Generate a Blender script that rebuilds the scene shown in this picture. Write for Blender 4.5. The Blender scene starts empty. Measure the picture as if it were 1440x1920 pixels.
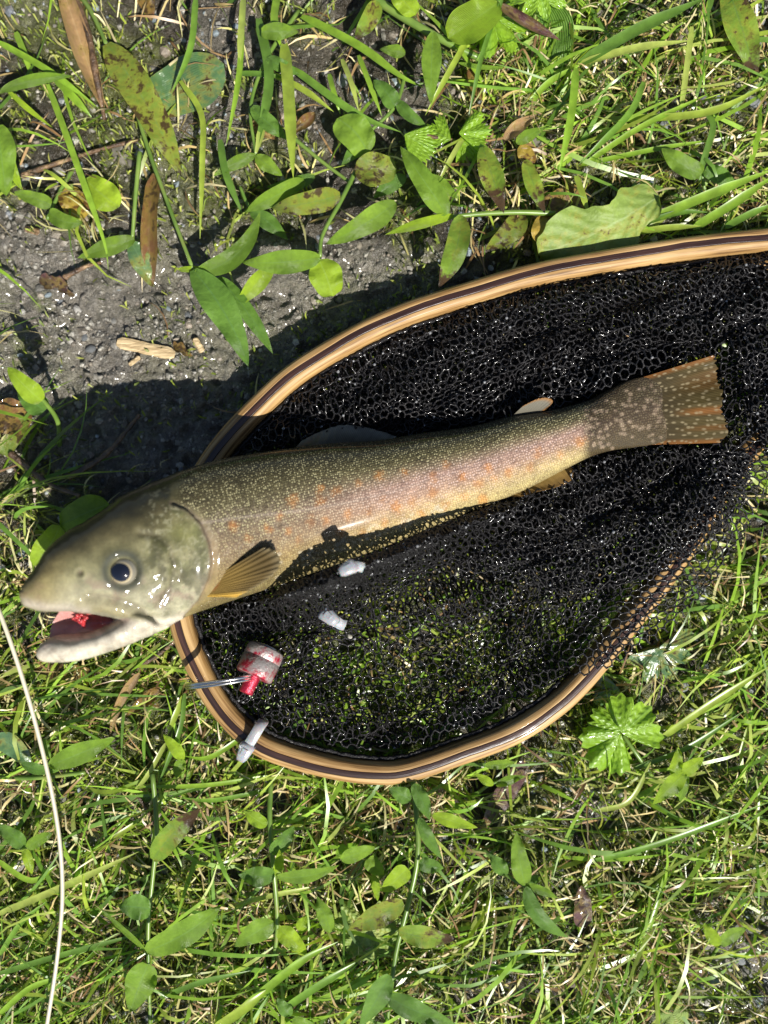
import bpy, math, random
import numpy as np
from mathutils import Vector
from mathutils.bvhtree import BVHTree

# ------------------------------------------------------------------ camera, light, exposure
sc = bpy.context.scene
H = 0.34                                   # camera height over the ground (m)
K = 2 * H * 18 / 26 / 1920                 # metres on the ground per photo pixel
cam_d = bpy.data.cameras.new('camera'); cam = bpy.data.objects.new('camera', cam_d)
sc.collection.objects.link(cam); sc.camera = cam
cam.location = (0, 0, H)
cam_d.sensor_fit = 'VERTICAL'; cam_d.sensor_height = 36; cam_d.lens = 26
cam_d.clip_start = 0.01; cam_d.clip_end = 500
cam_d.dof.use_dof = True; cam_d.dof.focus_distance = H - 0.026; cam_d.dof.aperture_fstop = 5.0

SUN_EL = math.radians(47)
sdir = Vector((-0.52, 0.854, 0)) * math.cos(SUN_EL) + Vector((0, 0, -math.sin(SUN_EL)))   # way the light travels
world = bpy.data.worlds.new('World'); sc.world = world; world.use_nodes = True
wn = world.node_tree.nodes; wl = world.node_tree.links
sky = wn.new('ShaderNodeTexSky'); sky.sky_type = 'NISHITA'; sky.sun_disc = False
sky.sun_elevation = SUN_EL; sky.sun_rotation = math.atan2(-sdir.x, -sdir.y)
bg = wn['Background']; bg.inputs['Strength'].default_value = 0.05
wl.new(sky.outputs[0], bg.inputs['Color'])
sun_d = bpy.data.lights.new('sun', 'SUN'); sun = bpy.data.objects.new('sun', sun_d)
sc.collection.objects.link(sun); sun.location = (0.5, -0.85, 1.1)
sun_d.energy = 5.0; sun_d.angle = math.radians(0.53); sun_d.color = (1, 0.955, 0.88)
sun.rotation_euler = sdir.to_track_quat('-Z', 'Y').to_euler()
sc.view_settings.view_transform = 'Standard'; sc.view_settings.look = 'None'
sc.view_settings.exposure = 1.0; sc.view_settings.gamma = 1; sc.view_settings.use_curve_mapping = False
sc.cycles.use_denoising = True
sc.cycles.max_bounces = 8; sc.cycles.transparent_max_bounces = 16
sc.cycles.caustics_reflective = False; sc.cycles.caustics_refractive = False

random.seed(7); rng = np.random.default_rng(11)

# ------------------------------------------------------------------ helpers
def P(px, py, z=0.0):
    """a point of the place from its photo pixel and its height over the ground"""
    f = (H - z) / H
    return np.stack(np.broadcast_arrays((px - 720) * K * f, (960 - py) * K * f, z), -1).astype(float)

def to_px(v):
    f = (H - v[:, 2]) / H
    return v[:, 0] / (K * f) + 720, 960 - v[:, 1] / (K * f)

def _hash(ix, iy, seed):
    n = (ix.astype(np.int64) * 374761393 + iy.astype(np.int64) * 668265263 + seed * 1442695041) & 0x7fffffff
    n = ((n ^ (n >> 13)) * 1274126177) & 0x7fffffff
    return ((n ^ (n >> 16)) & 0xffff) / 65535.0

def vnoise(x, y, seed=0):
    x = np.asarray(x, float); y = np.asarray(y, float)
    x0 = np.floor(x); y0 = np.floor(y); fx = x - x0; fy = y - y0
    fx = fx * fx * (3 - 2 * fx); fy = fy * fy * (3 - 2 * fy)
    a = _hash(x0, y0, seed); b = _hash(x0 + 1, y0, seed); c = _hash(x0, y0 + 1, seed); d = _hash(x0 + 1, y0 + 1, seed)
    return (a * (1 - fx) + b * fx) * (1 - fy) + (c * (1 - fx) + d * fx) * fy

def fbm(x, y, seed=0, o=4):
    s = 0; a = 0.5
    for i in range(o):
        s = s + a * vnoise(x, y, seed + i * 17); x = x * 2.03; y = y * 2.03; a *= 0.5
    return s / (1 - 0.5 ** o)

def sstep(a, b, x):
    t = np.clip((x - a) / (b - a), 0, 1); return t * t * (3 - 2 * t)

def spline(pts, n):
    """Catmull-Rom through pts (k, d), n samples evenly by length"""
    p = np.asarray(pts, float)
    if len(p) == 2:
        t = np.linspace(0, 1, n)[:, None]; return p[0] * (1 - t) + p[1] * t
    q = np.vstack([2 * p[0] - p[1], p, 2 * p[-1] - p[-2]])
    out = []
    for i in range(1, len(q) - 2):
        t = np.linspace(0, 1, 24, endpoint=False)[:, None]
        a, b, c, d = q[i - 1], q[i], q[i + 1], q[i + 2]
        out.append(0.5 * (2 * b + (c - a) * t + (2 * a - 5 * b + 4 * c - d) * t ** 2 + (3 * b - a - 3 * c + d) * t ** 3))
    out = np.vstack(out + [p[-1:]])
    L = np.r_[0, np.cumsum(np.linalg.norm(np.diff(out, axis=0), axis=1))]
    s = np.linspace(0, L[-1], n)
    return np.stack([np.interp(s, L, out[:, j]) for j in range(out.shape[1])], 1)

def poly_dist(x, y, poly):
    """distance of points to a polyline; also index + fraction along it"""
    p = np.asarray(poly, float); best = np.full(np.shape(x), 1e9); par = np.zeros(np.shape(x))
    for i in range(len(p) - 1):
        a = p[i]; b = p[i + 1]; d = b - a; l2 = max(d @ d, 1e-9)
        t = np.clip(((x - a[0]) * d[0] + (y - a[1]) * d[1]) / l2, 0, 1)
        r = np.hypot(x - a[0] - t * d[0], y - a[1] - t * d[1])
        m = r < best; best = np.where(m, r, best); par = np.where(m, i + t, par)
    return best, par

def inside(x, y, poly):
    p = np.asarray(poly, float); n = len(p); res = np.zeros(np.shape(x), bool)
    for i in range(n):
        x1, y1 = p[i]; x2, y2 = p[(i + 1) % n]
        c = ((y1 > y) != (y2 > y)) & (x < (x2 - x1) * (y - y1) / (y2 - y1 + 1e-12) + x1)
        res ^= c
    return res

def sdist(x, y, poly):
    d, _ = poly_dist(x, y, list(poly) + [poly[0]])
    return np.where(inside(x, y, poly), -d, d)

def origin_of(o):
    v = np.zeros(3)
    while o is not None:
        v = v + np.array(o.location); o = o.parent
    return v

def mk(name, verts, faces, mat, parent=None, smooth=True, uv=None, col=None, base=None, attrs=None):
    """ONE mesh object; verts are in world space; faces: (m,4)/(m,3) array or list of such arrays"""
    verts = np.asarray(verts, float)
    org = origin_of(parent) if parent is not None else (np.asarray(base, float) if base is not None else np.zeros(3))
    me = bpy.data.meshes.new(name)
    fl = faces if isinstance(faces, list) else [faces]
    fl = [np.asarray(f, np.int64) for f in fl if len(f)]
    loops = np.concatenate([f.ravel() for f in fl]); tot = np.concatenate([np.full(len(f), f.shape[1]) for f in fl])
    start = np.r_[0, np.cumsum(tot)[:-1]]
    me.vertices.add(len(verts)); me.vertices.foreach_set('co', (verts - org).astype(np.float32).ravel())
    me.loops.add(len(loops)); me.loops.foreach_set('vertex_index', loops.astype(np.int32))
    me.polygons.add(len(tot)); me.polygons.foreach_set('loop_start', start.astype(np.int32))
    me.polygons.foreach_set('use_smooth', np.full(len(tot), smooth))
    if uv is not None:
        l = me.uv_layers.new(name='UVMap'); l.data.foreach_set('uv', np.asarray(uv, np.float32)[loops].ravel())
    if col is not None:
        c = np.ones((len(verts), 4), np.float32); c[:, :np.shape(col)[1]] = col
        a = me.attributes.new('Col', 'FLOAT_COLOR', 'POINT'); a.data.foreach_set('color', c.ravel())
    for k, v in (attrs or {}).items():
        a = me.attributes.new(k, 'FLOAT', 'POINT'); a.data.foreach_set('value', np.asarray(v, np.float32).ravel())
    me.update(calc_edges=True); me.validate()
    o = bpy.data.objects.new(name, me); sc.collection.objects.link(o)
    if mat is not None: me.materials.append(M[mat] if isinstance(mat, str) else mat)
    if parent is not None: o.parent = parent
    else: o.location = org
    return o

def tag(o, label=None, cat=None, group=None, kind=None):
    for k, v in (('label', label), ('category', cat), ('group', group), ('kind', kind)):
        if v: o[k] = v
    return o

def thing(name, label, cat, loc, group=None):
    o = bpy.data.objects.new(name, None); sc.collection.objects.link(o)
    o.location = loc; o.empty_display_size = 0.01
    return tag(o, label, cat, group)

def grid_faces(n, m, wrap=False):
    """quads of an n x m vertex grid, wrapping in m if asked"""
    i, j = np.meshgrid(np.arange(n - 1), np.arange(m if wrap else m - 1), indexing='ij')
    j2 = (j + 1) % m
    return np.stack([i * m + j, i * m + j2, (i + 1) * m + j2, (i + 1) * m + j], -1).reshape(-1, 4)

def frames(path):
    t = np.gradient(path, axis=0); t /= np.linalg.norm(t, axis=1)[:, None] + 1e-12
    up = np.array([0, 0, 1.0]); s = np.cross(t, up); nrm = np.linalg.norm(s, axis=1)[:, None]
    s = np.where(nrm > 1e-3, s / (nrm + 1e-12), np.array([1.0, 0, 0])); u = np.cross(s, t)
    return t, s, u

def tube(path, r, k=6, cap=True):
    path = np.asarray(path, float); n = len(path); r = np.broadcast_to(r, (n,))
    _, s, u = frames(path); a = np.linspace(0, 2 * np.pi, k, endpoint=False)
    v = path[:, None] + r[:, None, None] * (np.cos(a)[None, :, None] * s[:, None] + np.sin(a)[None, :, None] * u[:, None])
    v = v.reshape(-1, 3); f = grid_faces(n, k, True)
    if cap:
        v = np.vstack([v, path[0], path[-1]]); j = np.arange(k); j2 = (j + 1) % k
        c0 = np.stack([np.full(k, n * k), j2, j], 1); c1 = np.stack([np.full(k, n * k + 1), (n - 1) * k + j, (n - 1) * k + j2], 1)
        return v, [f, np.vstack([c0, c1])]
    return v, [f]

def join(parts):
    V = []; F4 = []; F3 = []; n = 0
    for v, fs in parts:
        V.append(v)
        for f in (fs if isinstance(fs, list) else [fs]):
            (F4 if f.shape[1] == 4 else F3).append(f + n)
        n += len(v)
    return np.vstack(V), [np.vstack(x) for x in (F4, F3) if x]

# ------------------------------------------------------------------ materials
M = {}
class MatB:
    def __init__(s, name):
        s.m = bpy.data.materials.new(name); s.m.use_nodes = True; s.t = s.m.node_tree
        s.b = s.t.nodes['Principled BSDF']; s.out = s.t.nodes['Material Output']; M[name] = s.m
    def n(s, typ, **kw):
        o = s.t.nodes.new('ShaderNode' + typ)
        for k, v in kw.items():
            if k in o.inputs: o.inputs[k].default_value = v
            else: setattr(o, k, v)
        return o
    def l(s, a, b): s.t.links.new(a, b)
    def set(s, **kw):
        for k, v in kw.items():
            k = k.replace('_', ' '); s.b.inputs[k].default_value = v
        return s
    def coord(s, kind='Object', scale=None):
        c = s.n('TexCoord').outputs[kind]
        if scale is not None:
            mp = s.n('Mapping'); s.l(c, mp.inputs[0]); mp.inputs['Scale'].default_value = scale; c = mp.outputs[0]
        return c
    def noise(s, vec, scale, detail=3, rough=0.55):
        t = s.n('TexNoise'); s.l(vec, t.inputs['Vector']); t.inputs['Scale'].default_value = scale
        t.inputs['Detail'].default_value = detail; t.inputs['Roughness'].default_value = rough; return t.outputs['Fac']
    def vor(s, vec, scale, feature='F1', out='Distance', rand=1.0):
        t = s.n('TexVoronoi'); t.feature = feature; s.l(vec, t.inputs['Vector']); t.inputs['Scale'].default_value = scale
        t.inputs['Randomness'].default_value = rand; return t.outputs[out]
    def ramp(s, fac, stops):
        r = s.n('ValToRGB'); e = r.color_ramp.elements
        while len(e) < len(stops): e.new(0.5)
        for i, (p, c) in enumerate(stops):
            e[i].position = p; e[i].color = (*c, 1) if len(c) == 3 else c
        s.l(fac, r.inputs[0]); return r.outputs[0]
    def rng(s, v, a, b, c=0.0, d=1.0):
        r = s.n('MapRange'); s.l(v, r.inputs[0])
        for i, x in enumerate((a, b, c, d)): r.inputs[1 + i].default_value = x
        return r.outputs[0]
    def mix(s, fac, a, b, mode='MIX'):
        x = s.n('Mix', data_type='RGBA', blend_type=mode)
        for sock, v in ((x.inputs[0], fac), (x.inputs[6], a), (x.inputs[7], b)):
            if hasattr(v, 'links'): s.l(v, sock)
            elif isinstance(v, (int, float)): sock.default_value = v
            else: sock.default_value = (*v, 1)
        return x.outputs[2]
    def math(s, op, a, b=0.0):
        x = s.n('Math', operation=op)
        for sock, v in ((x.inputs[0], a), (x.inputs[1], b)):
            if hasattr(v, 'links'): s.l(v, sock)
            else: sock.default_value = v
        return x.outputs[0]
    def attr(s, name, out='Color'):
        a = s.n('Attribute', attribute_name=name); return a.outputs[out]
    def base(s, c): s.l(c, s.b.inputs['Base Color'])
    def bump(s, h, dist=0.001, strength=1.0):
        b = s.n('Bump'); s.l(h, b.inputs['Height']); b.inputs['Distance'].default_value = dist; b.inputs['Strength'].default_value = strength
        if s.b.inputs['Normal'].links: s.l(s.b.inputs['Normal'].links[0].from_socket, b.inputs['Normal'])
        s.l(b.outputs[0], s.b.inputs['Normal'])
    def translucent(s, col_sock, amount, gain=1.0):
        """thin leaf: part of the light goes through"""
        t = s.n('BsdfTranslucent'); mx = s.n('MixShader'); mx.inputs[0].default_value = amount
        c = s.mix(1.0, col_sock, (gain, gain * 1.05, gain * 0.55), 'MULTIPLY')
        s.l(c, t.inputs[0]); s.l(s.b.outputs[0], mx.inputs[1]); s.l(t.outputs[0], mx.inputs[2]); s.l(mx.outputs[0], s.out.inputs[0])

# wet ground
b = MatB('ground'); co = b.coord('Object')
n1 = b.noise(co, 60, 5, 0.65); n2 = b.noise(co, 420, 4, 0.7); n3 = b.noise(co, 9, 3); n4 = b.noise(co, 1500, 3, 0.7)
mud = b.ramp(n1, [(0.25, (0.075, 0.066, 0.051)), (0.5, (0.195, 0.176, 0.142)), (0.72, (0.285, 0.262, 0.222))])
mud = b.mix(0.55, mud, b.ramp(n2, [(0.3, (0.25, 0.23, 0.2)), (0.5, (0.85, 0.82, 0.78)), (0.72, (1.7, 1.65, 1.55))]), 'MULTIPLY')
grit = b.ramp(b.noise(co, 900, 2), [(0.35, (0.03, 0.028, 0.022)), (0.6, (0.16, 0.15, 0.135)), (0.75, (0.3, 0.3, 0.29))])
mud = b.mix(0.35, mud, grit)
soil = b.ramp(n1, [(0.3, (0.014, 0.011, 0.007)), (0.55, (0.05, 0.04, 0.026)), (0.75, (0.11, 0.095, 0.065))])
moss = b.ramp(n2, [(0.3, (0.04, 0.05, 0.01)), (0.7, (0.17, 0.20, 0.04))])
msk = b.attr('mud', 'Fac'); mos = b.attr('moss', 'Fac')
c = b.mix(msk, soil, mud); c = b.mix(mos, c, moss); b.base(c)
b.l(b.rng(n3, 0.3, 0.7, 0.2, 0.42), b.b.inputs['Roughness']); b.set(Specular_IOR_Level=0.7, Coat_Roughness=0.12)
b.l(b.math('MULTIPLY', msk, 0.3), b.b.inputs['Coat Weight'])
b.bump(b.noise(co, 190, 4, 0.7), 0.004); b.bump(n2, 0.003); b.bump(n4, 0.0012)

# gravel and pebbles
b = MatB('stone'); co = b.coord('Object'); ra = b.n('ObjectInfo').outputs['Random']
c = b.mix(0.5, b.attr('Col'), b.ramp(b.noise(co, 700, 4), [(0.3, (0.35, 0.35, 0.35)), (0.7, (1.5, 1.5, 1.45))]), 'MULTIPLY'); b.base(c)
b.set(Roughness=0.42, Specular_IOR_Level=0.5); b.bump(b.noise(co, 1500, 3), 0.0003)

# grass and small stuff coloured by blade
def blade_mat(name, rough, trans, gain):
    b = MatB(name); co = b.coord('Object')
    c = b.mix(0.6, b.attr('Col'), b.ramp(b.noise(co, 180, 3), [(0.3, (0.55, 0.55, 0.5)), (0.7, (1.35, 1.35, 1.3))]), 'MULTIPLY'); b.base(c)
    b.set(Roughness=rough, Specular_IOR_Level=0.5); b.translucent(c, trans, gain)
blade_mat('grass', 0.33, 0.38, 1.9); blade_mat('straw', 0.4, 0.15, 1.2); blade_mat('moss', 0.5, 0.3, 1.6)

# leaves: colour, bright veins, optional blotches
def leaf_mat(name, col, vein, blotch=0.0, bcol=(0.045, 0.022, 0.012), rough=0.35, trans=0.36, gain=1.9, coat=0.0, ribs=26, tip=0.0, branch=False):
    b = MatB(name); uv = b.coord('UV'); co = b.coord('Object')
    sep = b.n('SeparateXYZ'); b.l(uv, sep.inputs[0]); u, v = sep.outputs[0], sep.outputs[1]
    var = b.noise(co, 55, 3); fine = b.noise(co, 600, 3)
    c = b.mix(0.75, col, b.ramp(var, [(0.25, (0.62, 0.68, 0.6)), (0.75, (1.4, 1.3, 1.3))]), 'MULTIPLY')
    c = b.mix(0.3, c, b.ramp(fine, [(0.3, (0.6, 0.6, 0.6)), (0.7, (1.4, 1.4, 1.4))]), 'MULTIPLY')
    if branch:
        ph = b.math('ADD', b.math('MULTIPLY', u, ribs * 6.28), b.math('MULTIPLY', b.math('ABSOLUTE', b.math('SUBTRACT', v, 0.5)), -ribs * 3.5))
    else:
        ph = b.math('MULTIPLY', v, ribs * 6.28)
    rib = b.math('SINE', ph); ribm = b.rng(rib, 0.55, 1.0, 0, 1)
    c = b.mix(b.math('MULTIPLY', ribm, 0.15 if branch else 0.42), c, vein)
    mid = b.rng(b.math('ABSOLUTE', b.math('SUBTRACT', v, 0.5)), 0.012, 0.035, 1, 0)
    c = b.mix(b.math('MULTIPLY', mid, 0.6), c, vein)
    if blotch or tip:
        bl = b.math('ADD', b.noise(co, 110, 4, 0.7), b.math('MULTIPLY', b.noise(co, 420, 3), 0.35))
        thr = b.rng(bl, 0.86 - 0.28 * blotch, 0.94 - 0.28 * blotch, 0, 1)
        if tip:
            tm = b.rng(b.math('ADD', u, b.math('MULTIPLY', b.math('SUBTRACT', bl, 0.7), 1.4)), 1 - tip, 1 - tip * 0.55, 0, 1)
            thr = b.math('MAXIMUM', thr, tm)
        yel = b.mix(b.rng(bl, 0.7 - 0.25 * blotch, 0.9 - 0.25 * blotch, 0, 0.55), c, (0.26, 0.22, 0.03))
        c = b.mix(b.math('MULTIPLY', thr, 0.92), yel, bcol)
    b.base(c); b.set(Roughness=rough + .08, Specular_IOR_Level=0.4, Coat_Weight=coat, Coat_Roughness=0.06)
    b.bump(rib, 0.00022, 0.15 if coat > .9 else 0.6); b.bump(b.noise(co, 260, 3), 0.0012, 0.6)
    b.translucent(c, trans, gain)
leaf_mat('leaf_mid', (0.171, 0.288, 0.029), (0.17, 0.29, 0.07))
leaf_mat('leaf_bright', (0.257, 0.385, 0.023), (0.27, 0.40, 0.07), gain=1.9)
leaf_mat('leaf_deep', (0.103, 0.204, 0.029), (0.10, 0.20, 0.06), rough=0.36, trans=0.28)
leaf_mat('leaf_spotted', (0.179, 0.253, 0.032), (0.13, 0.22, 0.06), blotch=0.62, trans=0.28)
leaf_mat('leaf_scorched', (0.163, 0.260, 0.027), (0.12, 0.2, 0.05), blotch=0.3, tip=0.42, bcol=(0.05, 0.018, 0.016), trans=0.25)
leaf_mat('leaf_wet', (0.06, 0.12, 0.045), (0.10, 0.17, 0.08), blotch=0.35, rough=0.2, coat=1.0, trans=0.15)
leaf_mat('leaf_matt', (0.159, 0.233, 0.044), (0.24, 0.32, 0.12), rough=0.5, trans=0.22, ribs=7, branch=True, blotch=0.12)
leaf_mat('leaf_lobed', (0.184, 0.322, 0.022), (0.2, 0.35, 0.06), rough=0.3, coat=0.35, ribs=5, branch=True)
leaf_mat('leaf_brown', (0.16, 0.075, 0.03), (0.25, 0.15, 0.07), blotch=0.5, bcol=(0.05, 0.025, 0.012), rough=0.35, trans=0.2, gain=1.2, coat=0.4)
leaf_mat('leaf_tan', (0.33, 0.21, 0.10), (0.42, 0.3, 0.16), blotch=0.35, bcol=(0.12, 0.06, 0.025), rough=0.4, trans=0.2, gain=1.2, coat=0.3)
leaf_mat('leaf_yellow', (0.36, 0.25, 0.04), (0.45, 0.35, 0.1), blotch=0.5, bcol=(0.11, 0.045, 0.015), rough=0.35, trans=0.3, gain=1.3, coat=0.4)
leaf_mat('leaf_purple', (0.09, 0.04, 0.042), (0.14, 0.075, 0.07), blotch=0.4, bcol=(0.04, 0.016, 0.018), rough=0.3, trans=0.12, gain=1.1, coat=0.6)
b = MatB('stem'); co = b.coord('Object')
c = b.ramp(b.noise(co, 70, 3), [(0.3, (0.07, 0.14, 0.02)), (0.6, (0.15, 0.23, 0.045)), (0.8, (0.2, 0.16, 0.05))]); b.base(c); b.set(Roughness=0.35); b.translucent(c, 0.2, 1.5)
b = MatB('dry_stem'); co = b.coord('Object')
b.base(b.ramp(b.noise(co, 160, 4), [(0.35, (0.03, 0.017, 0.009)), (0.55, (0.11, 0.062, 0.03)), (0.72, (0.30, 0.2, 0.10))])); b.set(Roughness=0.4, Coat_Weight=0.3); b.bump(b.noise(co, 400, 4, .7), 0.0015)

# laminated wood of the hoop: u runs along the strip
def wood(name, stops, rough, coat):
    b = MatB(name); uv = b.coord('UV', (30, 900, 1)); uv2 = b.coord('UV', (14, 60, 1))
    g = b.noise(uv, 1.0, 4, 0.6); g2 = b.noise(uv2, 1.0, 4, 0.6)
    c = b.ramp(b.math('ADD', b.math('MULTIPLY', g, 0.6), b.math('MULTIPLY', g2, 0.4)), stops); 
    b.base(c); b.set(Roughness=rough, Specular_IOR_Level=0.3, Coat_Weight=coat, Coat_Roughness=0.09); b.bump(g, 0.0003, 0.6); b.bump(g2, 0.0004, 0.4)
wood('pale_wood', [(0.36, (0.06, 0.028, 0.009)), (0.46, (0.22, 0.125, 0.042)), (0.62, (0.38, 0.25, 0.105))], 0.55, 0.25)
wood('dark_wood', [(0.32, (0.008, 0.004, 0.003)), (0.5, (0.024, 0.011, 0.008)), (0.7, (0.07, 0.035, 0.025))], 0.3, 0.6)
b = MatB('blood'); b.set(Base_Color=(0.25, 0.012, 0.012, 1), Roughness=0.25, Coat_Weight=0.5)

# net cord, water
b = MatB('net_cord'); co = b.coord('Object')
b.base(b.ramp(b.noise(co, 900, 3), [(0.3, (0.002, 0.002, 0.0025)), (0.7, (0.010, 0.009, 0.010))]))
b.set(Roughness=0.45, Specular_IOR_Level=0.25, Coat_Weight=0.22, Coat_Roughness=0.1); b.bump(b.noise(co, 1500, 2), 0.0007)
b = MatB('water_film'); b.set(Base_Color=(0.6, 0.64, 0.7, 1), Roughness=0.04, Transmission_Weight=0.75, IOR=1.33, Specular_IOR_Level=1.0)
b = MatB('water_drop'); b.set(Base_Color=(0.95, 0.97, 1, 1), Roughness=0.09, Transmission_Weight=0.85, IOR=1.36)

# fish
b = MatB('trout_skin')
vec = b.n('CombineXYZ'); b.l(b.attr('fu', 'Fac'), vec.inputs[0]); b.l(b.attr('fv', 'Fac'), vec.inputs[1]); fv = vec.outputs[0]
co = b.coord('Object')
cell = b.vor(fv, 1.08, 'F1', 'Distance', 0.55); edge = b.vor(fv, 1.08, 'DISTANCE_TO_EDGE', 'Distance', 0.55)
dot = b.rng(cell, 0.2, 0.36, 1, 0); dotm = b.math('MULTIPLY', dot, b.attr('dots', 'Fac'))
mott = b.noise(fv, 0.16, 4, 0.6); mott2 = b.noise(fv, 0.9, 3, 0.6)
c = b.mix(0.8, b.attr('Col'), b.ramp(mott, [(0.3, (0.72, 0.70, 0.68)), (0.7, (1.28, 1.25, 1.2))]), 'MULTIPLY')
c = b.mix(0.35, c, b.ramp(mott2, [(0.3, (0.6, 0.6, 0.6)), (0.7, (1.4, 1.4, 1.4))]), 'MULTIPLY')
scal = b.math('MULTIPLY', b.rng(edge, 0.02, 0.2, 1, 0), b.attr('scales', 'Fac'))
c = b.mix(b.math('MULTIPLY', scal, 0.8), c, b.mix(1.0, c, (0.42, 0.36, 0.38), 'MULTIPLY'))
pale = b.mix(b.attr('rose', 'Fac'), (0.36, 0.33, 0.18), (0.38, 0.285, 0.25))
c = b.mix(dotm, c, pale); b.base(c)
hs_ = b.attr('scales', 'Fac')
b.l(b.rng(mott2, 0.3, 0.7, 0.6, 0.75), b.b.inputs['Roughness'])
b.set(Specular_IOR_Level=0.18, Coat_Weight=0.4, Coat_Roughness=0.07, Subsurface_Weight=0.04, Subsurface_Scale=0.002)
b.b.inputs['Subsurface Radius'].default_value = (1, 0.5, 0.3)
hb = b.math('MULTIPLY', cell, b.attr('scales', 'Fac')); b.bump(hb, 0.0005, 0.9)
b.bump(b.noise(co, 120, 3), 0.0006, 0.2)
b = MatB('fin'); uv = b.coord('UV')
sep = b.n('SeparateXYZ'); b.l(uv, sep.inputs[0])
ray = b.math('SINE', b.math('MULTIPLY', sep.outputs[1], 330)); 
c = b.mix(0.55, b.attr('Col'), b.ramp(b.rng(ray, -1, 1, 0, 1), [(0.1, (0.7, 0.66, 0.6)), (0.9, (1.25, 1.2, 1.15))]), 'MULTIPLY'); b.base(c)
b.set(Roughness=0.7, Specular_IOR_Level=0.15, Coat_Weight=0.2, Coat_Roughness=0.06); b.bump(ray, 0.0001, 0.25); b.translucent(c, 0.22, 1.6)
b = MatB('mouth'); co = b.coord('Object')
b.base(b.mix(0.4, b.attr('Col'), b.ramp(b.noise(co, 300, 3), [(0.3, (0.6, 0.45, 0.45)), (0.7, (1.3, 1.2, 1.2))]), 'MULTIPLY'))
b.set(Roughness=0.3, Coat_Weight=0.4, Coat_Roughness=0.12, Subsurface_Weight=0.2, Subsurface_Scale=0.002); b.bump(b.noise(co, 350, 3), 0.0005)
b = MatB('iris'); co = b.coord('Object'); b.base(b.attr('Col')); b.set(Roughness=0.22, Metallic=0.3, Coat_Weight=1.0, Coat_Roughness=0.02)
b = MatB('pupil'); b.set(Base_Color=(0.004, 0.005, 0.01, 1), Roughness=0.06, Coat_Weight=1.0, Coat_Roughness=0.02)

# hardware
b = MatB('red_metal'); co = b.coord('Object')
w = b.rng(b.math('ADD', b.noise(co, 190, 5, 0.7), b.math('MULTIPLY', b.attr('wear', 'Fac'), 0.3)), 0.60, 0.74, 0, 1)
b.base(b.mix(w, (0.30, 0.010, 0.03), (0.36, 0.32, 0.30))); b.set(Metallic=0.5, Roughness=0.38); b.bump(b.noise(co, 900, 3), 0.0003)
b = MatB('steel'); b.set(Base_Color=(0.55, 0.54, 0.52, 1), Metallic=1.0, Roughness=0.2)
b = MatB('nylon'); co = b.coord('Object'); b.base(b.ramp(b.noise(co, 150, 3), [(0.3, (0.38, 0.42, 0.50)), (0.7, (0.56, 0.56, 0.55))]))
b.set(Roughness=0.3, Subsurface_Weight=0.5, Subsurface_Scale=0.003, Transmission_Weight=0.5)
b = MatB('fly_line'); b.set(Base_Color=(0.40, 0.37, 0.28, 1), Roughness=0.35, Coat_Weight=0.3)
b = MatB('raw_wood'); co = b.coord('Object', (1, 6, 6)); b.base(b.ramp(b.noise(co, 130, 4), [(0.3, (0.22, 0.15, 0.07)), (0.6, (0.42, 0.32, 0.18)), (0.8, (0.5, 0.4, 0.25))])); b.set(Roughness=0.5); b.bump(b.noise(co, 200, 3), 0.0006)

# ------------------------------------------------------------------ the ground
MUD = [(-40, 400), (60, 420), (150, 470), (300, 420), (470, 440), (640, 460), (800, 470), (880, 520), (640, 640), (480, 760), (360, 900), (160, 880), (60, 860), (-40, 820)]
def mud_mask(px, py):
    d = sdist(px, py, MUD) + 90 * (fbm(px / 90, py / 90, 3) - 0.5)
    extra = sstep(0.52, 0.66, fbm(px / 150, py / 150, 41)) * 0.75
    ul = sstep(620, 420, px) * sstep(500, 380, py) * 0.6
    br = sstep(160, 60, np.hypot(px - 1400, py - 1790))
    return np.clip(np.maximum(np.maximum(sstep(40, -30, d), ul * extra * 1.6), np.maximum(br, extra * 0.35)), 0, 1)
def gh(x, y):
    px = x / K + 720; py = 960 - y / K
    m = mud_mask(px, py)
    big = (fbm(x / 0.06, y / 0.06, 5, 3) - 0.5) * 0.006
    lump = (fbm(x / 0.011, y / 0.011, 9, 4) - 0.5) * (0.0075 - 0.002 * m)
    fine = (fbm(x / 0.0028, y / 0.0028, 13, 2) - 0.5) * 0.0019
    crack = -0.0018 * sstep(0.035, 0.0, np.abs(fbm(x / 0.03, y / 0.03, 21) - 0.5)) * m
    crumb = (0.5 - np.abs(2 * fbm(x / 0.0075, y / 0.0075, 33, 4) - 1)) * 0.0058
    fade = np.clip(1 - (np.maximum(np.abs(x) / .33, np.abs(y) / .40) - 1) * 9, 0, 1)
    return (big + lump + fine + crack + crumb) * fade
ax = np.linspace(-0.33, 0.33, 520); ay = np.linspace(-0.40, 0.40, 620)
far = np.array([0.36, 0.42, 0.52, 0.7, 1, 1.6, 3, 6, 14, 35, 90])
ax = np.r_[-far[::-1] , ax, far]; ay = np.r_[-far[::-1] - 0.06, ay, far + 0.06]
gx, gy = np.meshgrid(ax, ay, indexing='ij')
gz = gh(gx, gy); gpx, gpy = gx / K + 720, 960 - gy / K
moss_a = sstep(0.4, 0.6, fbm(gpx / 110, gpy / 110, 57)) * (1 - 0.7 * sstep(40, -60, sdist(gpx, gpy, MUD)))
mm = np.maximum(sstep(60, 10, np.abs(gpx - 60)) * sstep(120, 40, np.abs(gpy - 640)) * sstep(0.45, 0.6, fbm(gpx / 40, gpy / 40, 8)), moss_a * np.where(gpy > 1150, 1.0, 0.7))
g = mk('ground', np.stack([gx, gy, gz], -1).reshape(-1, 3), grid_faces(len(ax), len(ay)), 'ground', attrs={'mud': mud_mask(gpx, gpy), 'moss': np.clip(mm, 0, 1) * 0.8})
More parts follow.
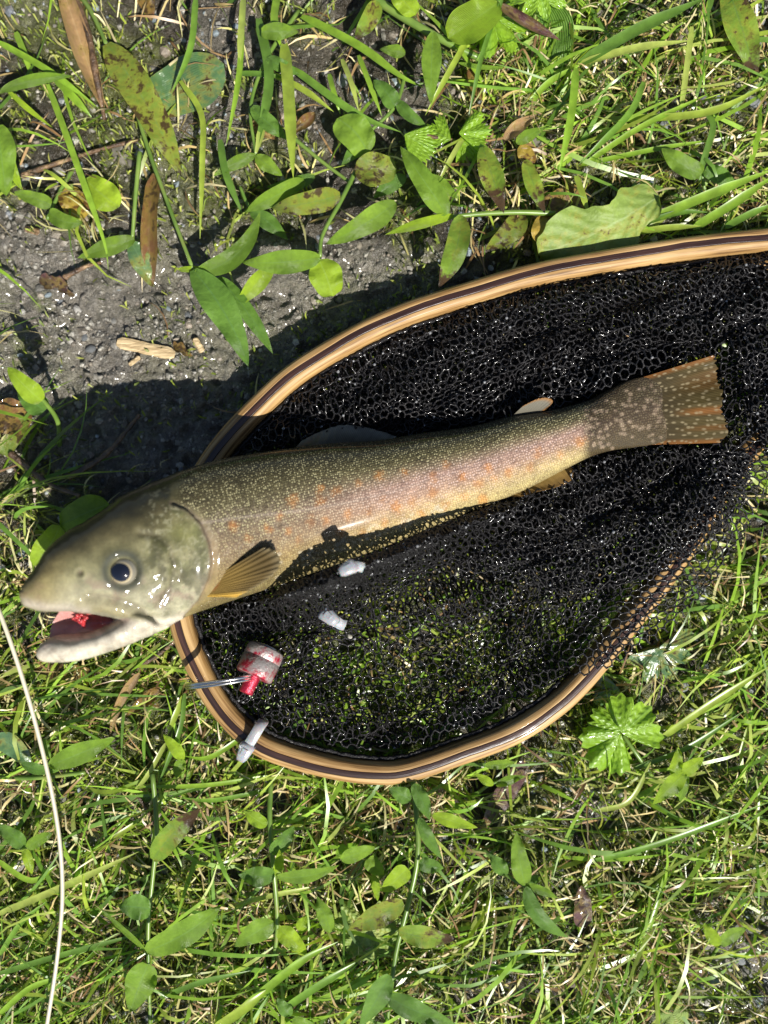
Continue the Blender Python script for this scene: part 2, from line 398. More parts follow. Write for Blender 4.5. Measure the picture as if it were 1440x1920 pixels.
tag(g, kind='structure')

# ------------------------------------------------------------------ the trout
# stations: dorsal edge px, ventral edge px, height of the middle (cm), half thickness (cm)
ST = [((50, 1108), (48, 1122), 7.10, .30), ((60, 1082), (52, 1136), 7.0, .75), ((78, 1055), (88, 1145), 6.85, 1.10), ((117, 1006), (135, 1146), 6.6, 1.5),
      ((187, 962), (190, 1152), 6.2, 1.78), ((233, 929), (245, 1166), 5.9, 1.9), ((300, 899), (305, 1176), 5.45, 2.0), ((373, 872), (356, 1154), 4.95, 2.05),
      ((435, 857), (416, 1133), 4.5, 2.0), ((540, 841), (521, 1098), 3.9, 1.9), ((622, 831), (622, 1062), 3.5, 1.8), ((720, 824), (730, 1022), 3.2, 1.7),
      ((791, 812), (810, 989), 3.0, 1.55), ((880, 800), (898, 953), 2.8, 1.38), ((958, 780), (980, 921), 2.65, 1.2), ((1036, 768), (1060, 880), 2.55, 1.0),
      ((1098, 752), (1110, 856), 2.5, .78), ((1129, 736), (1150, 845), 2.5, .6), ((1176, 712), (1200, 839), 2.5, .34), ((1210, 703), (1228, 836), 2.5, .13), ((1240, 700), (1256, 832), 2.5, .05)]
def loft(st, n, k=72, flat=2.02):
    a = np.array([[*u, *l, z, t] for u, l, z, t in st]); s = spline(a, n)
    zc = s[:, 4] * 0.01; hw = s[:, 5] * 0.01
    U = P(s[:, 0], s[:, 1], zc); L = P(s[:, 2], s[:, 3], zc)
    c = (U + L) / 2; d = (U - L) / 2
    th = np.linspace(0, 2 * np.pi, k, endpoint=False); ct = np.cos(th); stt = np.sin(th)
    e = 2 / flat; cs = np.sign(ct) * np.abs(ct) ** e; sn = np.sign(stt) * np.abs(stt) ** e
    v = c[:, None] + d[:, None] * cs[None, :, None]
    v[:, :, 2] += hw[:, None] * sn[None]
    v = v.reshape(-1, 3); m = len(v)
    v = np.vstack([v, c[0], c[-1]]); j = np.arange(k); j2 = (j + 1) % k
    return v, [grid_faces(n, k, True), np.vstack([np.stack([np.full(k, m), j2, j], 1), np.stack([np.full(k, m + 1), (n - 1) * k + j, (n - 1) * k + j2], 1)])], s
bodyv, bodyf, SS = loft(ST, 240)
JAW = [((76, 1219), (76, 1227), 6.55, .3), ((80, 1206), (84, 1239), 6.5, .62), ((103, 1191), (118, 1241), 6.4, .85), ((140, 1188), (163, 1235), 6.2, 1.1),
       ((190, 1176), (216, 1218), 5.95, 1.35), ((236, 1150), (270, 1197), 5.75, 1.5), ((285, 1110), (318, 1176), 5.4, 1.6)]
jawv, jawf, _ = loft(JAW, 60, 48)
v, f = join([(bodyv, bodyf), (jawv, jawf)])
tmp = mk('tmp', v, f, None)
md = tmp.modifiers.new('r', 'REMESH'); md.mode = 'VOXEL'; md.voxel_size = 0.00062
ev = tmp.evaluated_get(bpy.context.evaluated_depsgraph_get()); em = ev.to_mesh()
nv = len(em.vertices); V = np.empty(nv * 3, np.float32); em.vertices.foreach_get('co', V); V = V.reshape(-1, 3).astype(float)
nl = len(em.loops); Lp = np.empty(nl, np.int32); em.loops.foreach_get('vertex_index', Lp)
tot = np.empty(len(em.polygons), np.int32); em.polygons.foreach_get('loop_total', tot)
assert (tot == 4).all()
Q = Lp.reshape(-1, 4).astype(np.int64)
ne = len(em.edges); E = np.empty(ne * 2, np.int32); em.edges.foreach_get('vertices', E); E = E.reshape(-1, 2)
ev.to_mesh_clear(); bpy.data.objects.remove(tmp)
deg = np.bincount(E.ravel(), minlength=nv)[:, None]
def smooth(V, it):
    for _ in range(it):
        acc = np.zeros_like(V)
        for j in range(3):
            acc[:, j] = np.bincount(E[:, 0], V[E[:, 1], j], nv) + np.bincount(E[:, 1], V[E[:, 0], j], nv)
        V = 0.5 * V + 0.5 * acc / deg
    return V
V = smooth(V, 10)
def vnormals(V):
    fn = np.cross(V[Q[:, 2]] - V[Q[:, 0]], V[Q[:, 3]] - V[Q[:, 1]]); n = np.zeros_like(V)
    for k in range(4):
        for j in range(3): n[:, j] += np.bincount(Q[:, k], fn[:, j], nv)
    return n / (np.linalg.norm(n, axis=1)[:, None] + 1e-15)
N = vnormals(V)
x, y = to_px(V)
cx = (SS[:, 0] + SS[:, 2]) / 2; cy = (SS[:, 1] + SS[:, 3]) / 2
idx = np.empty(nv, int)
for a in range(0, nv, 20000):
    q = slice(a, a + 20000); idx[q] = np.argmin((x[q, None] - cx) ** 2 + (y[q, None] - cy) ** 2, 1)
arc = np.r_[0, np.cumsum(np.hypot(np.diff(cx), np.diff(cy)))] * K * 1000 * 0.89
dx = SS[idx, 0] - SS[idx, 2]; dy = SS[idx, 1] - SS[idx, 3]; L2 = dx ** 2 + dy ** 2
t = 2 * ((x - cx[idx]) * dx + (y - cy[idx]) * dy) / L2                  # +1 back, -1 belly
ax_n = np.gradient(np.stack([cx, cy], 1), axis=0); ax_n /= np.linalg.norm(ax_n, axis=1)[:, None]
fu = arc[idx] + ((x - cx[idx]) * ax_n[idx, 0] + (y - cy[idx]) * ax_n[idx, 1]) * K * 890
fvv = np.arcsin(np.clip(t, -1, 1)) * np.sqrt(L2) / 2 * K * 890 * 0.9
near = V[:, 2] > SS[idx, 4] * 0.01
# sculpted head: gill cover edge, cheek plate, jaw plate, eye socket, nostril, lip
OPERC = [(322, 945), (352, 957), (376, 982), (392, 1017), (397, 1052), (392, 1085), (374, 1122), (345, 1152)]
PREOP = [(262, 1000), (298, 1005), (320, 1030), (328, 1065), (320, 1100), (298, 1135)]
MAXIL = [(165, 1118), (200, 1122), (232, 1130), (265, 1146), (290, 1160)]
disp = np.zeros(nv)
d, par = poly_dist(x, y, OPERC); side = x - np.interp(y, [p[1] for p in OPERC], [p[0] for p in OPERC])
disp += np.where(d < 40, np.where(side < 0, 0.0010 * np.exp(-(d / 18) ** 2), -0.0009 * np.exp(-(d / 7) ** 2)), 0)
d2, _ = poly_dist(x, y, PREOP); disp += -0.0007 * np.exp(-(d2 / 7) ** 2) + 0.0003 * np.exp(-((d2 - 14) / 10) ** 2)
d3, _ = poly_dist(x, y, MAXIL); disp += -0.0014 * np.exp(-((d3 - 2) / 6) ** 2)
d3b, _ = poly_dist(x, y, [(150, 1132), (200, 1138), (250, 1154), (284, 1170)]); disp += 0.0012 * np.exp(-(d3b / 10) ** 2)
re = np.hypot(x - 229, y - 1070); disp += -0.0022 * np.exp(-(re / 24) ** 4) + 0.0004 * np.exp(-((re - 38) / 9) ** 2)
rn = np.hypot(x - 150, y - 1074); disp += -0.0016 * np.exp(-(rn / 5) ** 2) + 0.0005 * np.exp(-((rn - 9) / 5) ** 2)
dl, _ = poly_dist(x, y, [(50, 1130), (90, 1138), (135, 1138), (165, 1140)]); disp += 0.0008 * np.exp(-(dl / 8) ** 2)
headm = sstep(395, 300, x)
disp += headm * 0.0005 * (fbm(x / 26, y / 26, 77) - 0.5) * 2
V = V + N * (disp * near)[:, None]
V = smooth(V, 2)
# colours of the skin (linear), with some shade painted in
def lerp(a, b, m): return a + (b - a) * np.asarray(m)[:, None]
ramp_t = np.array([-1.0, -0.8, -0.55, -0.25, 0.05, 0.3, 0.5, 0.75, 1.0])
front = np.array([[.20, .165, .09], [.22, .18, .095], [.30, .225, .12], [.27, .20, .14], [.22, .175, .125], [.15, .13, .075], [.115, .10, .052], [.085, .075, .036], [.06, .052, .026]])  # belly end kept dark: the shadow on the belly is painted in
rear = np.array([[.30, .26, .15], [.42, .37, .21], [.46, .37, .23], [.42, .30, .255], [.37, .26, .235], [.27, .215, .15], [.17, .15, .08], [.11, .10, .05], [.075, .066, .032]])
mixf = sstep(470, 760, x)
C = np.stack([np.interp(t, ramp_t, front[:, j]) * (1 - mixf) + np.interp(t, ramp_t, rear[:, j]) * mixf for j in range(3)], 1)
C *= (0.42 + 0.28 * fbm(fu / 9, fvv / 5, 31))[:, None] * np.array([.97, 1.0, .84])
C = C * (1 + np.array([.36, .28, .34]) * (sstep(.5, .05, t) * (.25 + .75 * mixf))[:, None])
C = lerp(C, np.array([.016, .014, .008]), sstep(.62, .98, t) * .8)  # dark back, deepened by painted shade along the upper edge
# dusky peduncle blending to the tail, the shadow across it painted in
C = C * (1 + np.array([.03, .02, -.10]) * (sstep(.1, -.5, t) * .9)[:, None])
ped = sstep(1085, 1112, x + 8 * (fbm(y / 9, x / 30, 53) - .5))
C = lerp(C, np.array([.036, .026, .012]), ped * 0.94)
prs = np.random.default_rng(8)
for i in range(90):
    sx = 1096 + prs.uniform(0, 160); sy = np.interp(sx, [1098, 1129, 1176, 1250], [758, 745, 720, 705]) + prs.uniform(0, 1) * np.interp(sx, [1098, 1250], [92, 125]) + 4
    q = np.hypot((x - sx) / prs.uniform(2.6, 5), (y - sy) / prs.uniform(2.4, 4)); C = lerp(C, np.array([.23, .18, .125]), sstep(1.3, .6, q) * .8 * np.interp(sx, [1098, 1200, 1250], [1, .8, .5]))
# pale belly flecks, painted sunlight through the mesh holes + orange spots
SPOT = [(465, 1009), (437, 987), (504, 992), (540, 996), (549, 938), (583, 977), (611, 977), (602, 940), (630, 921), (600, 916), (673, 906), (712, 893), (759, 886), (690, 959),
        (652, 966), (682, 1000), (720, 979), (744, 951), (772, 942), (836, 949), (718, 936), (812, 895), (866, 893), (836, 872), (810, 925), (870, 931), (757, 979), (1086, 828),
        (993, 877), (954, 884), (927, 898), (897, 908), (915, 877), (1051, 853), (640, 1000), (560, 1012), (790, 965), (905, 935), (1010, 850), (525, 970)]
orange = np.array([.40, .165, .03])
for i, (sx, sy) in enumerate(SPOT):
    rr = 7.5 + 4.5 * ((i * 37) % 10) / 10
    q = np.hypot((x - sx) * 1.15, y - sy) / rr + 1.5 * (fbm(x / 6, y / 6, 90 + i, 2) - 0.5)
    C = lerp(C, orange * (0.8 + 0.3 * ((i * 13) % 7) / 7), sstep(1.5, 0.2, q) * (.36 + .3 * ((i * 7) % 5) / 5) * near)
for i in range(70):
    sx = 440 + (i * 61.8) % 430; base_y = np.interp(sx, [416, 521, 622, 730, 898], [1126, 1090, 1054, 1016, 948]); sy = base_y - 8 - ((i * 29 + i * i * 7) % 50) * np.interp(sx, [440, 960], [1, .45])
    q = np.hypot(((x - sx) * .93 - (y - sy) * .37) / 5.5, ((x - sx) * .37 + (y - sy) * .93) / 3.2)
    C = lerp(C, np.array([.40, .37, .26]), sstep(1.2, 0.6, q) * (.4 + .45 * ((i * 17) % 10) / 10))
# lateral line
dll, _ = poly_dist(x, y, [(378, 980), (470, 968), (560, 958), (650, 943), (760, 915), (900, 872), (1000, 838), (1110, 806)])
C = lerp(C, np.array([.30, .26, .22]), np.exp(-(dll / 2.6) ** 2) * 0.5 * sstep(1100, 500, x))
# worm marks behind the head
wm = sstep(0.06, 0.0, np.abs(fbm(x / 13, y / 22, 61) - 0.5)) * sstep(640, 480, x) * sstep(.45, .2, np.abs(t + .05))
C = lerp(C, np.array([.27, .235, .17]), wm * 0.5)
# head
hm = np.where(side < 0, sstep(0, -6, side) * sstep(1220, 1140, y * 0 + 1000), 0) * (x < 400)
rt = np.array([-1.0, -0.7, -0.4, -0.1, 0.2, 0.5, 0.8, 1.0])
hc = np.array([[.50, .47, .38], [.47, .43, .32], [.36, .325, .22], [.29, .265, .155], [.24, .215, .115], [.20, .165, .085], [.12, .10, .05], [.055, .048, .026]])
HC = np.stack([np.interp(t, rt, hc[:, j]) for j in range(3)], 1)
HC *= (0.5 + 0.9 * fbm(x / 26, y / 26, 71))[:, None]
HC = lerp(HC, np.array([.13, .135, .05]), sstep(0.5, 0.68, fbm(x / 34, y / 34, 73)) * 0.65 * sstep(260, 300, x) * sstep(1110, 1060, y))
HC = lerp(HC, np.array([.33, .22, .19]), sstep(0.55, 0.7, fbm(x / 24, y / 18, 75)) * 0.55 * sstep(1060, 1110, y))
HC = lerp(HC, np.array([.30, .23, .10]), sstep(150, 80, x) * 0.6)
HC = lerp(HC, np.array([.36, .30, .16]), np.exp(-(d3b / 13) ** 2) * .7)
HC = lerp(HC, np.array([.55, .47, .43]), np.exp(-(dl / 8) ** 2) * .75)
HC = lerp(HC, np.array([.16, .12, .08]), np.exp(-(d3 / 4) ** 2) * .55)
HC = lerp(HC, np.array([.035, .042, .035]), np.exp(-((re - 33) / 9) ** 2) * .85)
HC = lerp(HC, np.array([.10, .07, .06]), np.exp(-(rn / 6) ** 2) * .8)
HC = lerp(HC, np.array([.13, .10, .07]), np.exp(-(d2 / 5) ** 2) * .45)
jm = sstep(-8, 8, (y - np.interp(x, [60, 100, 140, 190, 240, 300, 360], [1196, 1180, 1178, 1166, 1164, 1160, 1140])))
HC = lerp(HC, np.array([.60, .56, .46]) * (0.8 + 0.4 * fbm(x / 40, y / 25, 79))[:, None], jm * .9)
dj, _ = poly_dist(x, y, [(80, 1206), (103, 1192), (140, 1189), (190, 1177), (236, 1160)]); HC = lerp(HC, np.array([.62, .42, .36]), np.exp(-(dj / 9) ** 2) * .7 * (y > 1160))
HC = lerp(HC, HC * np.array([.5, .52, .45]), sstep(.45, .62, fbm(x / 15, y / 17, 83)) * .6 * sstep(230, 280, x) * (1 - jm))
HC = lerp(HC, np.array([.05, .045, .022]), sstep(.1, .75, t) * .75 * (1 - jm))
HC = lerp(HC, HC * .35, sstep(.035, .0, np.abs(fbm(x / 11, y / 9, 87) - .5)) * .5 * sstep(250, 290, x) * (1 - jm))
HC = lerp(HC, np.array([.40, .37, .26]), sstep(.62, .72, fbm(x / 5, y / 5, 88, 2)) * .6 * sstep(250, 290, x) * (1 - jm))
HC = lerp(HC, np.array([.055, .05, .02]), sstep(.46, .58, fbm(x / 17, y / 24, 93)) * .6 * sstep(262, 290, x) * sstep(985, 1010, y) * sstep(1140, 1105, y))
HC = lerp(HC, np.array([.24, .24, .07]), np.exp(-((x - 342) / 26) ** 2 - ((y - 1000) / 24) ** 2) * .55)
HC = lerp(HC, np.array([.20, .15, .12]), jm * sstep(.5, .66, fbm(x / 14, y / 10, 95)) * .35)
HC = lerp(HC, np.array([.022, .02, .011]), sstep(.45, .95, t) * .9 * (1 - jm))  # crown band: dark skin with the shade on it painted in too
HC *= (.50 + .14 * jm)[:, None] * (1 + np.array([-.03, .02, -.06]) * (1 - jm)[:, None])
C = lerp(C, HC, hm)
C = lerp(C, np.array([.10, .075, .06]), np.exp(-(d / 5) ** 2) * .6 * (x > 300))
scales = sstep(4, 30, side) * (1 - 0.25 * sstep(1120, 1170, x)); scales = np.where(x > 410, np.maximum(scales, 1 - .25 * sstep(1120, 1170, x)), scales)
dots = scales * np.clip(sstep(-0.5, 0.2, t) * 0.95 + .22 * sstep(-.95, -.6, t) + 0.35 * mixf * sstep(-.9, -.4, t) + 0 * x, 0, 1) * (1 - .85 * ped) * (1 - .75 * sstep(.75, 1, t))
rose = mixf * sstep(.45, .1, t) * (1 - ped)
fish = thing('trout', 'speckled olive brown trout with orange spots and open mouth lying in black net', 'fish', P(700, 950, 0.013).tolist())
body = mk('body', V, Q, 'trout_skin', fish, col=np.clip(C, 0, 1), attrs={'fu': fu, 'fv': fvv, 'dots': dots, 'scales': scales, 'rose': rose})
BV = BVHTree.FromPolygons([tuple(p) for p in V], Q.tolist())
CAMP = Vector((0, 0, H))
def on_fish(px, py, default=0.04):
    tgt = Vector(P(px, py, 0.0).tolist()); h = BV.ray_cast(CAMP, (tgt - CAMP).normalized())
    return np.array(h[0]) if h[0] is not None else P(px, py, default)

# eye
ec = on_fish(230, 1070); er = 0.0058
def cap(center, r, ang0, ang1, axis, nr=14, k=40, lift=0.0):
    axis = np.asarray(axis, float); axis /= np.linalg.norm(axis); a = np.cross(axis, [0, 1, 0]); a /= np.linalg.norm(a); b_ = np.cross(axis, a)
    th = np.linspace(ang0, ang1, nr); ph = np.linspace(0, 2 * np.pi, k, endpoint=False)
    v = center + (r + lift) * (np.cos(th)[:, None, None] * axis + np.sin(th)[:, None, None] * (np.cos(ph)[None, :, None] * a + np.sin(ph)[None, :, None] * b_))
    return v.reshape(-1, 3), grid_faces(nr, k, True), np.repeat(th, k)
eaxis = np.array([0.02, -0.10, 1.0])
e0 = ec + np.array([0.0002, 0.0, -er * 0.36])
v, f, th = cap(e0, er, 0.001, math.pi * .62, eaxis, 28, 44)
ecol = np.stack([np.interp(th, [0, .56, .60, .72, .80, .98, 1.12, 3], c) for c in ([.02, .02, .42, .36, .17, .22, .03, .02], [.02, .02, .34, .30, .155, .20, .034, .02], [.02, .02, .19, .19, .12, .15, .03, .018])], 1)
eye = mk('eye', v, f, 'iris', fish, col=ecol)
v, f, th = cap(e0, er, 0.001, 0.57, eaxis + np.array([.03, .0, 0]), 10, 36, 0.00014); pc = v.mean(0); v = v + np.array([-.0005, .0002, 0]) * np.clip(-(v[:, :1] - pc[0]) / .003, 0, 1); mk('pupil', v, f, 'pupil', eye)

# mouth lining, flesh
def patch(rows, n, m):
    """smooth sheet through rows of (px, py, zcm)"""
    R_ = np.array([spline(r, m) for r in rows]); S_ = np.stack([spline(R_[:, j], n) for j in range(m)], 1)
    return P(S_[..., 0], S_[..., 1], S_[..., 2] * .01), S_
v, S_ = patch([[(116, 1140, 6.5), (98, 1170, 6.3), (90, 1206, 6.3)], [(135, 1142, 6.4), (128, 1172, 6.05), (125, 1206, 6.2)], [(170, 1144, 6.3), (172, 1168, 6.0), (175, 1193, 6.2)], [(215, 1150, 6.3), (212, 1165, 6.1), (216, 1180, 6.2)], [(250, 1152, 6.2), (246, 1162, 6.1), (250, 1176, 6.0)]], 40, 30)
px_, py_ = S_[..., 0].ravel(), S_[..., 1].ravel()
mc = lerp(np.tile([.46, .20, .18], (len(px_), 1)), np.array([.55, .38, .34]), sstep(1172, 1194, py_)); mc = lerp(mc, np.array([.32, .17, .15]), sstep(150, 115, px_) * .8); mc = lerp(mc, np.array([.34, .07, .065]), sstep(150, 180, px_) * sstep(230, 205, px_) * sstep(1185, 1165, py_) * .8); mc = lerp(mc, np.array([.55, .38, .36]), sstep(200, 235, px_) * .8)
mk('mouth_lining', v.reshape(-1, 3), grid_faces(40, 30), 'mouth', fish, col=mc)
pts = []
for i in range(34):
    a = rng.uniform(0, 6.28); r_ = abs(rng.normal(0, 5)); q0 = np.array([150 + r_ * math.cos(a) * 1.2, 1160 + r_ * math.sin(a), 6.4 + rng.uniform(-.15, .2)])
    q1 = q0 + np.array([rng.normal(0, 6), rng.normal(0, 6), rng.uniform(-.1, .35)])
    l = spline([q0, (q0 + q1) / 2 + rng.normal(0, 1, 3) * [1.5, 1.5, .03], q1], 6); pts.append(tube(P(l[:, 0], l[:, 1], l[:, 2] * .01), np.linspace(.0013, .0004, 6), 6))
v, f = join(pts); mk('torn_flesh', v, f, 'mouth', fish, col=np.tile([.38, .035, .04], (len(v), 1)))

# fins
def fin(name, base, outer, n, m, zb, zo, colf, ruffle=0.0003, thick=0.0004, arch=0.0, rag=1.0):
    """fan from a base line to an outer line, in px; zb / zo heights in cm (number or list)"""
    bl = spline(base, m); ol = spline(outer, m)
    zb_ = np.interp(np.linspace(0, 1, m), np.linspace(0, 1, len(np.atleast_1d(zb))), np.atleast_1d(zb)); zo_ = np.interp(np.linspace(0, 1, m), np.linspace(0, 1, len(np.atleast_1d(zo))), np.atleast_1d(zo))
    s = np.linspace(0, 1, n)[:, None] * (1 - .05 * rag * vnoise(np.linspace(0, 1, m) * 46, np.zeros(m), 7) - .03 * rag * vnoise(np.linspace(0, 1, m) * 13, np.zeros(m), 9))[None]; X = bl[:, 0] * (1 - s) + ol[:, 0] * s; Y = bl[:, 1] * (1 - s) + ol[:, 1] * s
    w = np.linspace(0, 1, m)[None]; Z = (zb_ * (1 - s) + zo_ * s) * .01 + arch * np.sin(np.pi * s) + ruffle * np.sin(w * 75 + 3 * s) * s + 0.0012 * (fbm(w * 5 + 0 * s, s * 2 + 0 * w, 5) - .5) * s
    top = P(X, Y, Z); bot = top - np.array([0, 0, thick])
    col = colf(X, Y, s + 0 * w, w + 0 * s).reshape(-1, 3); uv = np.stack([s + 0 * w, w + 0 * s], -1).reshape(-1, 2)
    k = n * m; f = grid_faces(n, m)
    ring = np.r_[np.arange(m), np.arange(1, n) * m + m - 1, (n - 1) * m + np.arange(m - 2, -1, -1), np.arange(n - 2, 0, -1) * m]
    r2 = np.roll(ring, -1)
    return mk(name, np.vstack([top.reshape(-1, 3), bot.reshape(-1, 3)]), np.vstack([f, f[:, ::-1] + k, np.stack([ring, ring + k, r2 + k, r2], 1)]), 'fin', fish, col=np.clip(np.vstack([col, col]), 0, 1), uv=np.vstack([uv, uv]))
def L3(a, b, m): return np.asarray(a) + (np.asarray(b) - np.asarray(a)) * m[..., None]
def pect(X, Y, s, w):
    c = L3(L3([.15, .10, .025] + 0 * X[..., None], [.075, .052, .017], sstep(.3, .8, s)), [.2, .17, .10], sstep(.8, 1, s) * .5)
    c = L3(c, [.42, .27, .05], sstep(.78, .98, w)); c = L3(c, [.35, .05, .03], sstep(.2, 0, s) * sstep(.8, .3, w)); return c * (0.8 + .4 * fbm(w * 22, s * 3, 3))[..., None]
pz = on_fish(392, 1108)[2] * 100
fin('pectoral_fin', [(384, 1094), (388, 1106), (386, 1119)], [(498, 1024), (521, 1030), (531, 1050), (520, 1072), (497, 1092), (446, 1120)], 36, 70, [pz - .1, pz - .1, pz - .15], [pz + .25, pz + .3, pz + .3, pz + .15, pz + .0, pz], pect, arch=0.0014)
def dors(X, Y, s, w): return L3([.045, .042, .034] + 0 * X[..., None], [.13, .13, .115], sstep(.2, .9, s)) * (0.7 + .6 * fbm(w * 12, s * 3, 9))[..., None]
fin('dorsal_fin', [(548, 846), (620, 838), (725, 832)], [(566, 826), (592, 812), (622, 800), (655, 795), (700, 803), (745, 818)], 20, 70, [3.7, 3.4, 3.1], [2.9, 2.8, 2.6], dors)
def adip(X, Y, s, w): return L3(L3([.09, .085, .065] + 0 * X[..., None], [.15, .145, .12], s), [.24, .115, .03], np.maximum(sstep(.75, .98, s), sstep(.8, .98, w)))
fin('adipose_fin', [(955, 785), (978, 784), (1006, 780)], [(982, 760), (1005, 748), (1026, 744), (1039, 751), (1028, 764)], 16, 36, [2.8, 2.75, 2.7], [3.3, 3.3, 3.0], adip)
def anal(X, Y, s, w): return L3([.24, .165, .05] + 0 * X[..., None], [.14, .08, .025], s) * (0.75 + .5 * fbm(w * 14, s * 3, 15))[..., None]
fin('anal_fin', [(950, 930), (1010, 903), (1068, 872)], [(975, 932), (1010, 922), (1045, 914), (1071, 902), (1076, 884)], 16, 50, [2.6, 2.5, 2.45], [2.75, 2.75, 2.6], anal)
def caud(X, Y, s, w):
    c = L3([.034, .025, .012] + 0 * X[..., None], [.048, .036, .010], sstep(0, .7, s))
    edge_ = np.maximum(sstep(.08, .01, w), sstep(.91, .99, w)); c = L3(c, [.16, .062, .010], edge_ * .8)
    c = L3(c, [.15, .058, .010], sstep(.07, .01, np.abs(w - .56 - .05 * s)) * sstep(.3, .7, s) * .8)
    c = L3(c, [.10, .045, .010], sstep(.16, .04, np.abs(w - .25)) * sstep(.3, .9, s) * .5)
    c = L3(c, [.11, .048, .010], sstep(.05, .01, np.abs(w - .80)) * sstep(.3, .8, s) * .6)
    c = c * (0.7 + .6 * fbm(w * 38, s * 3, 19))[..., None]
    rs = np.random.default_rng(5)
    for i in range(13):
        for k in range(12):
            a, b_ = (i + rs.uniform(.1, .9)) / 13, (k + rs.uniform(.15, .85)) / 12; q = np.hypot((s - a) / rs.uniform(.015, .027), (w - b_) / rs.uniform(.010, .016))
            c = L3(c, [.22, .185, .11], sstep(1.4, .6, q) * (.85 - .35 * a))
    return c
fin('caudal_fin', [(1196, 710), (1202, 750), (1210, 800), (1214, 834)], [(1343, 664), (1350, 690), (1352, 715), (1361, 745), (1359, 768), (1369, 795), (1370, 812), (1356, 830)], 90, 180, [2.5, 2.5, 2.5, 2.5], [2.9, 2.6, 2.8, 2.6, 2.5], caud, ruffle=0.00004)

# ------------------------------------------------------------------ the landing net
HOOP = [(1700, 430, 1.3), (1440, 452, 1.3), (1275, 470, 1.35), (1114, 496, 1.45), (1000, 518, 1.55), (900, 546, 1.7), (729, 604, 1.85), (573, 690, 1.95), (484, 766, 1.95), (418, 838, 1.9), (370, 915, 2.0), (342, 1000, 1.9), (334, 1090, 1.8),
        (341, 1166, 1.75), (369, 1243, 1.7), (409, 1315, 1.6), (463, 1374, 1.6), (517, 1406, 1.6), (619, 1435, 1.6), (700, 1446, 1.6), (760, 1443, 1.6), (854, 1413, 1.6), (957, 1374, 1.6), (1034, 1326, 1.6), (1090, 1274, 1.55),
        (1150, 1200, 1.5), (1214, 1120, 1.5), (1265, 1048, 1.5), (1306, 986, 1.5), (1360, 900, 1.5), (1450, 780, 1.5), (1560, 650, 1.5), (1680, 545, 1.5)]
hs = spline(np.array(HOOP), 260); hp = P(hs[:, 0], hs[:, 1], hs[:, 2] * .01)
net = thing('landing_net', 'oval laminated wooden landing net with black mesh bag lying on grass', 'landing net', P(720, 1440, 0.005).tolist())
def strip(name, a0, a1, h, mat, bulge=0.0, ztop=0.0, ri=.0003, ro=.0003):
    """one lamination: from a0 to a1 across the hoop (m, + is outwards), h tall"""
    t_, s_, u_ = frames(hp); s_ = s_.copy(); s_[:, 2] = 0; s_ /= np.linalg.norm(s_, axis=1)[:, None]
    # outward = away from the middle of the hoop
    outw = -s_ if ((hp[130] - hp.mean(0)) @ s_[130]) < 0 else s_
    k = 5; prof = []
    h2 = h / 2
    for cx_, cz_, st, r in ((a1 - ro, h2 - ro, 0, ro), (a0 + ri, h2 - ri, 90, ri), (a0 + ri, -h2 + ri, 180, ri), (a1 - ro, -h2 + ro, 270, ro)):
        for q in range(k):
            an = math.radians(st + 90 * q / (k - 1)); prof.append((cx_ + r * math.cos(an), cz_ + r * math.sin(an)))
    prof = np.array(prof); prof[:, 1] += ztop
    top_dome = bulge * (1 - ((prof[:, 0]) / .006) ** 2); prof[:, 1] += np.where(prof[:, 1] > 0, top_dome, 0)
    n = len(hp); kk = len(prof); wob = 1 + .05 * (fbm(np.arange(n) / 9, np.zeros(n), 4) - .5)
    shift = .0005 * (fbm(np.arange(n) / 7, np.zeros(n), 44) - .5) * 2
    edge = (np.abs(prof[:, 0]) < .002)
    v = hp[:, None] + outw[:, None] * (prof[None, :, :1] * wob[:, None, None] + shift[:, None, None] * edge[None, :, None]) + np.array([0, 0, 1.0]) * prof[None, :, 1:]
    L = np.r_[0, np.cumsum(np.linalg.norm(np.diff(hp, axis=0), axis=1))]
    pl = np.r_[0, np.cumsum(np.linalg.norm(np.diff(prof, axis=0), axis=1))]
    uv = np.stack(np.broadcast_arrays(L[:, None], pl[None]), -1)
    return mk(name, v.reshape(-1, 3), grid_faces(n, kk, True), mat, net, uv=uv.reshape(-1, 2))
tag(strip('outer_strip', .0013, .0048, .0095, 'pale_wood', .0012, 0, .0003, .0028), label='pale outer wood lamination')
tag(strip('dark_strip', -.0014, .0013, .0097, 'dark_wood', .0012, .0), label='dark brown middle lamination')
tag(strip('inner_strip', -.0052, -.0014, .0095, 'pale_wood', .0012, 0, .0028, .0003), label='pale inner wood lamination')
# handle block where the hoop closes
bl = spline([(1400, 487, 1.6), (1450, 500, 1.6), (1520, 525, 1.6), (1640, 520, 1.6), (1760, 490, 1.6), (2050, 455, 1.6)], 40)
hv, hf = tube(P(bl[:, 0], bl[:, 1], bl[:, 2] * .01), np.interp(np.linspace(0, 1, 40), [0, .1, .25, .4, .6, 1], [.0006, .003, .009, .010, .0095, .0085]), 16)
hv[:, 2] = .016 + (hv[:, 2] - .016) * .55
mk('handle', hv, hf, 'pale_wood', net, uv=np.stack([hv[:, 0], hv[:, 1]], 1))

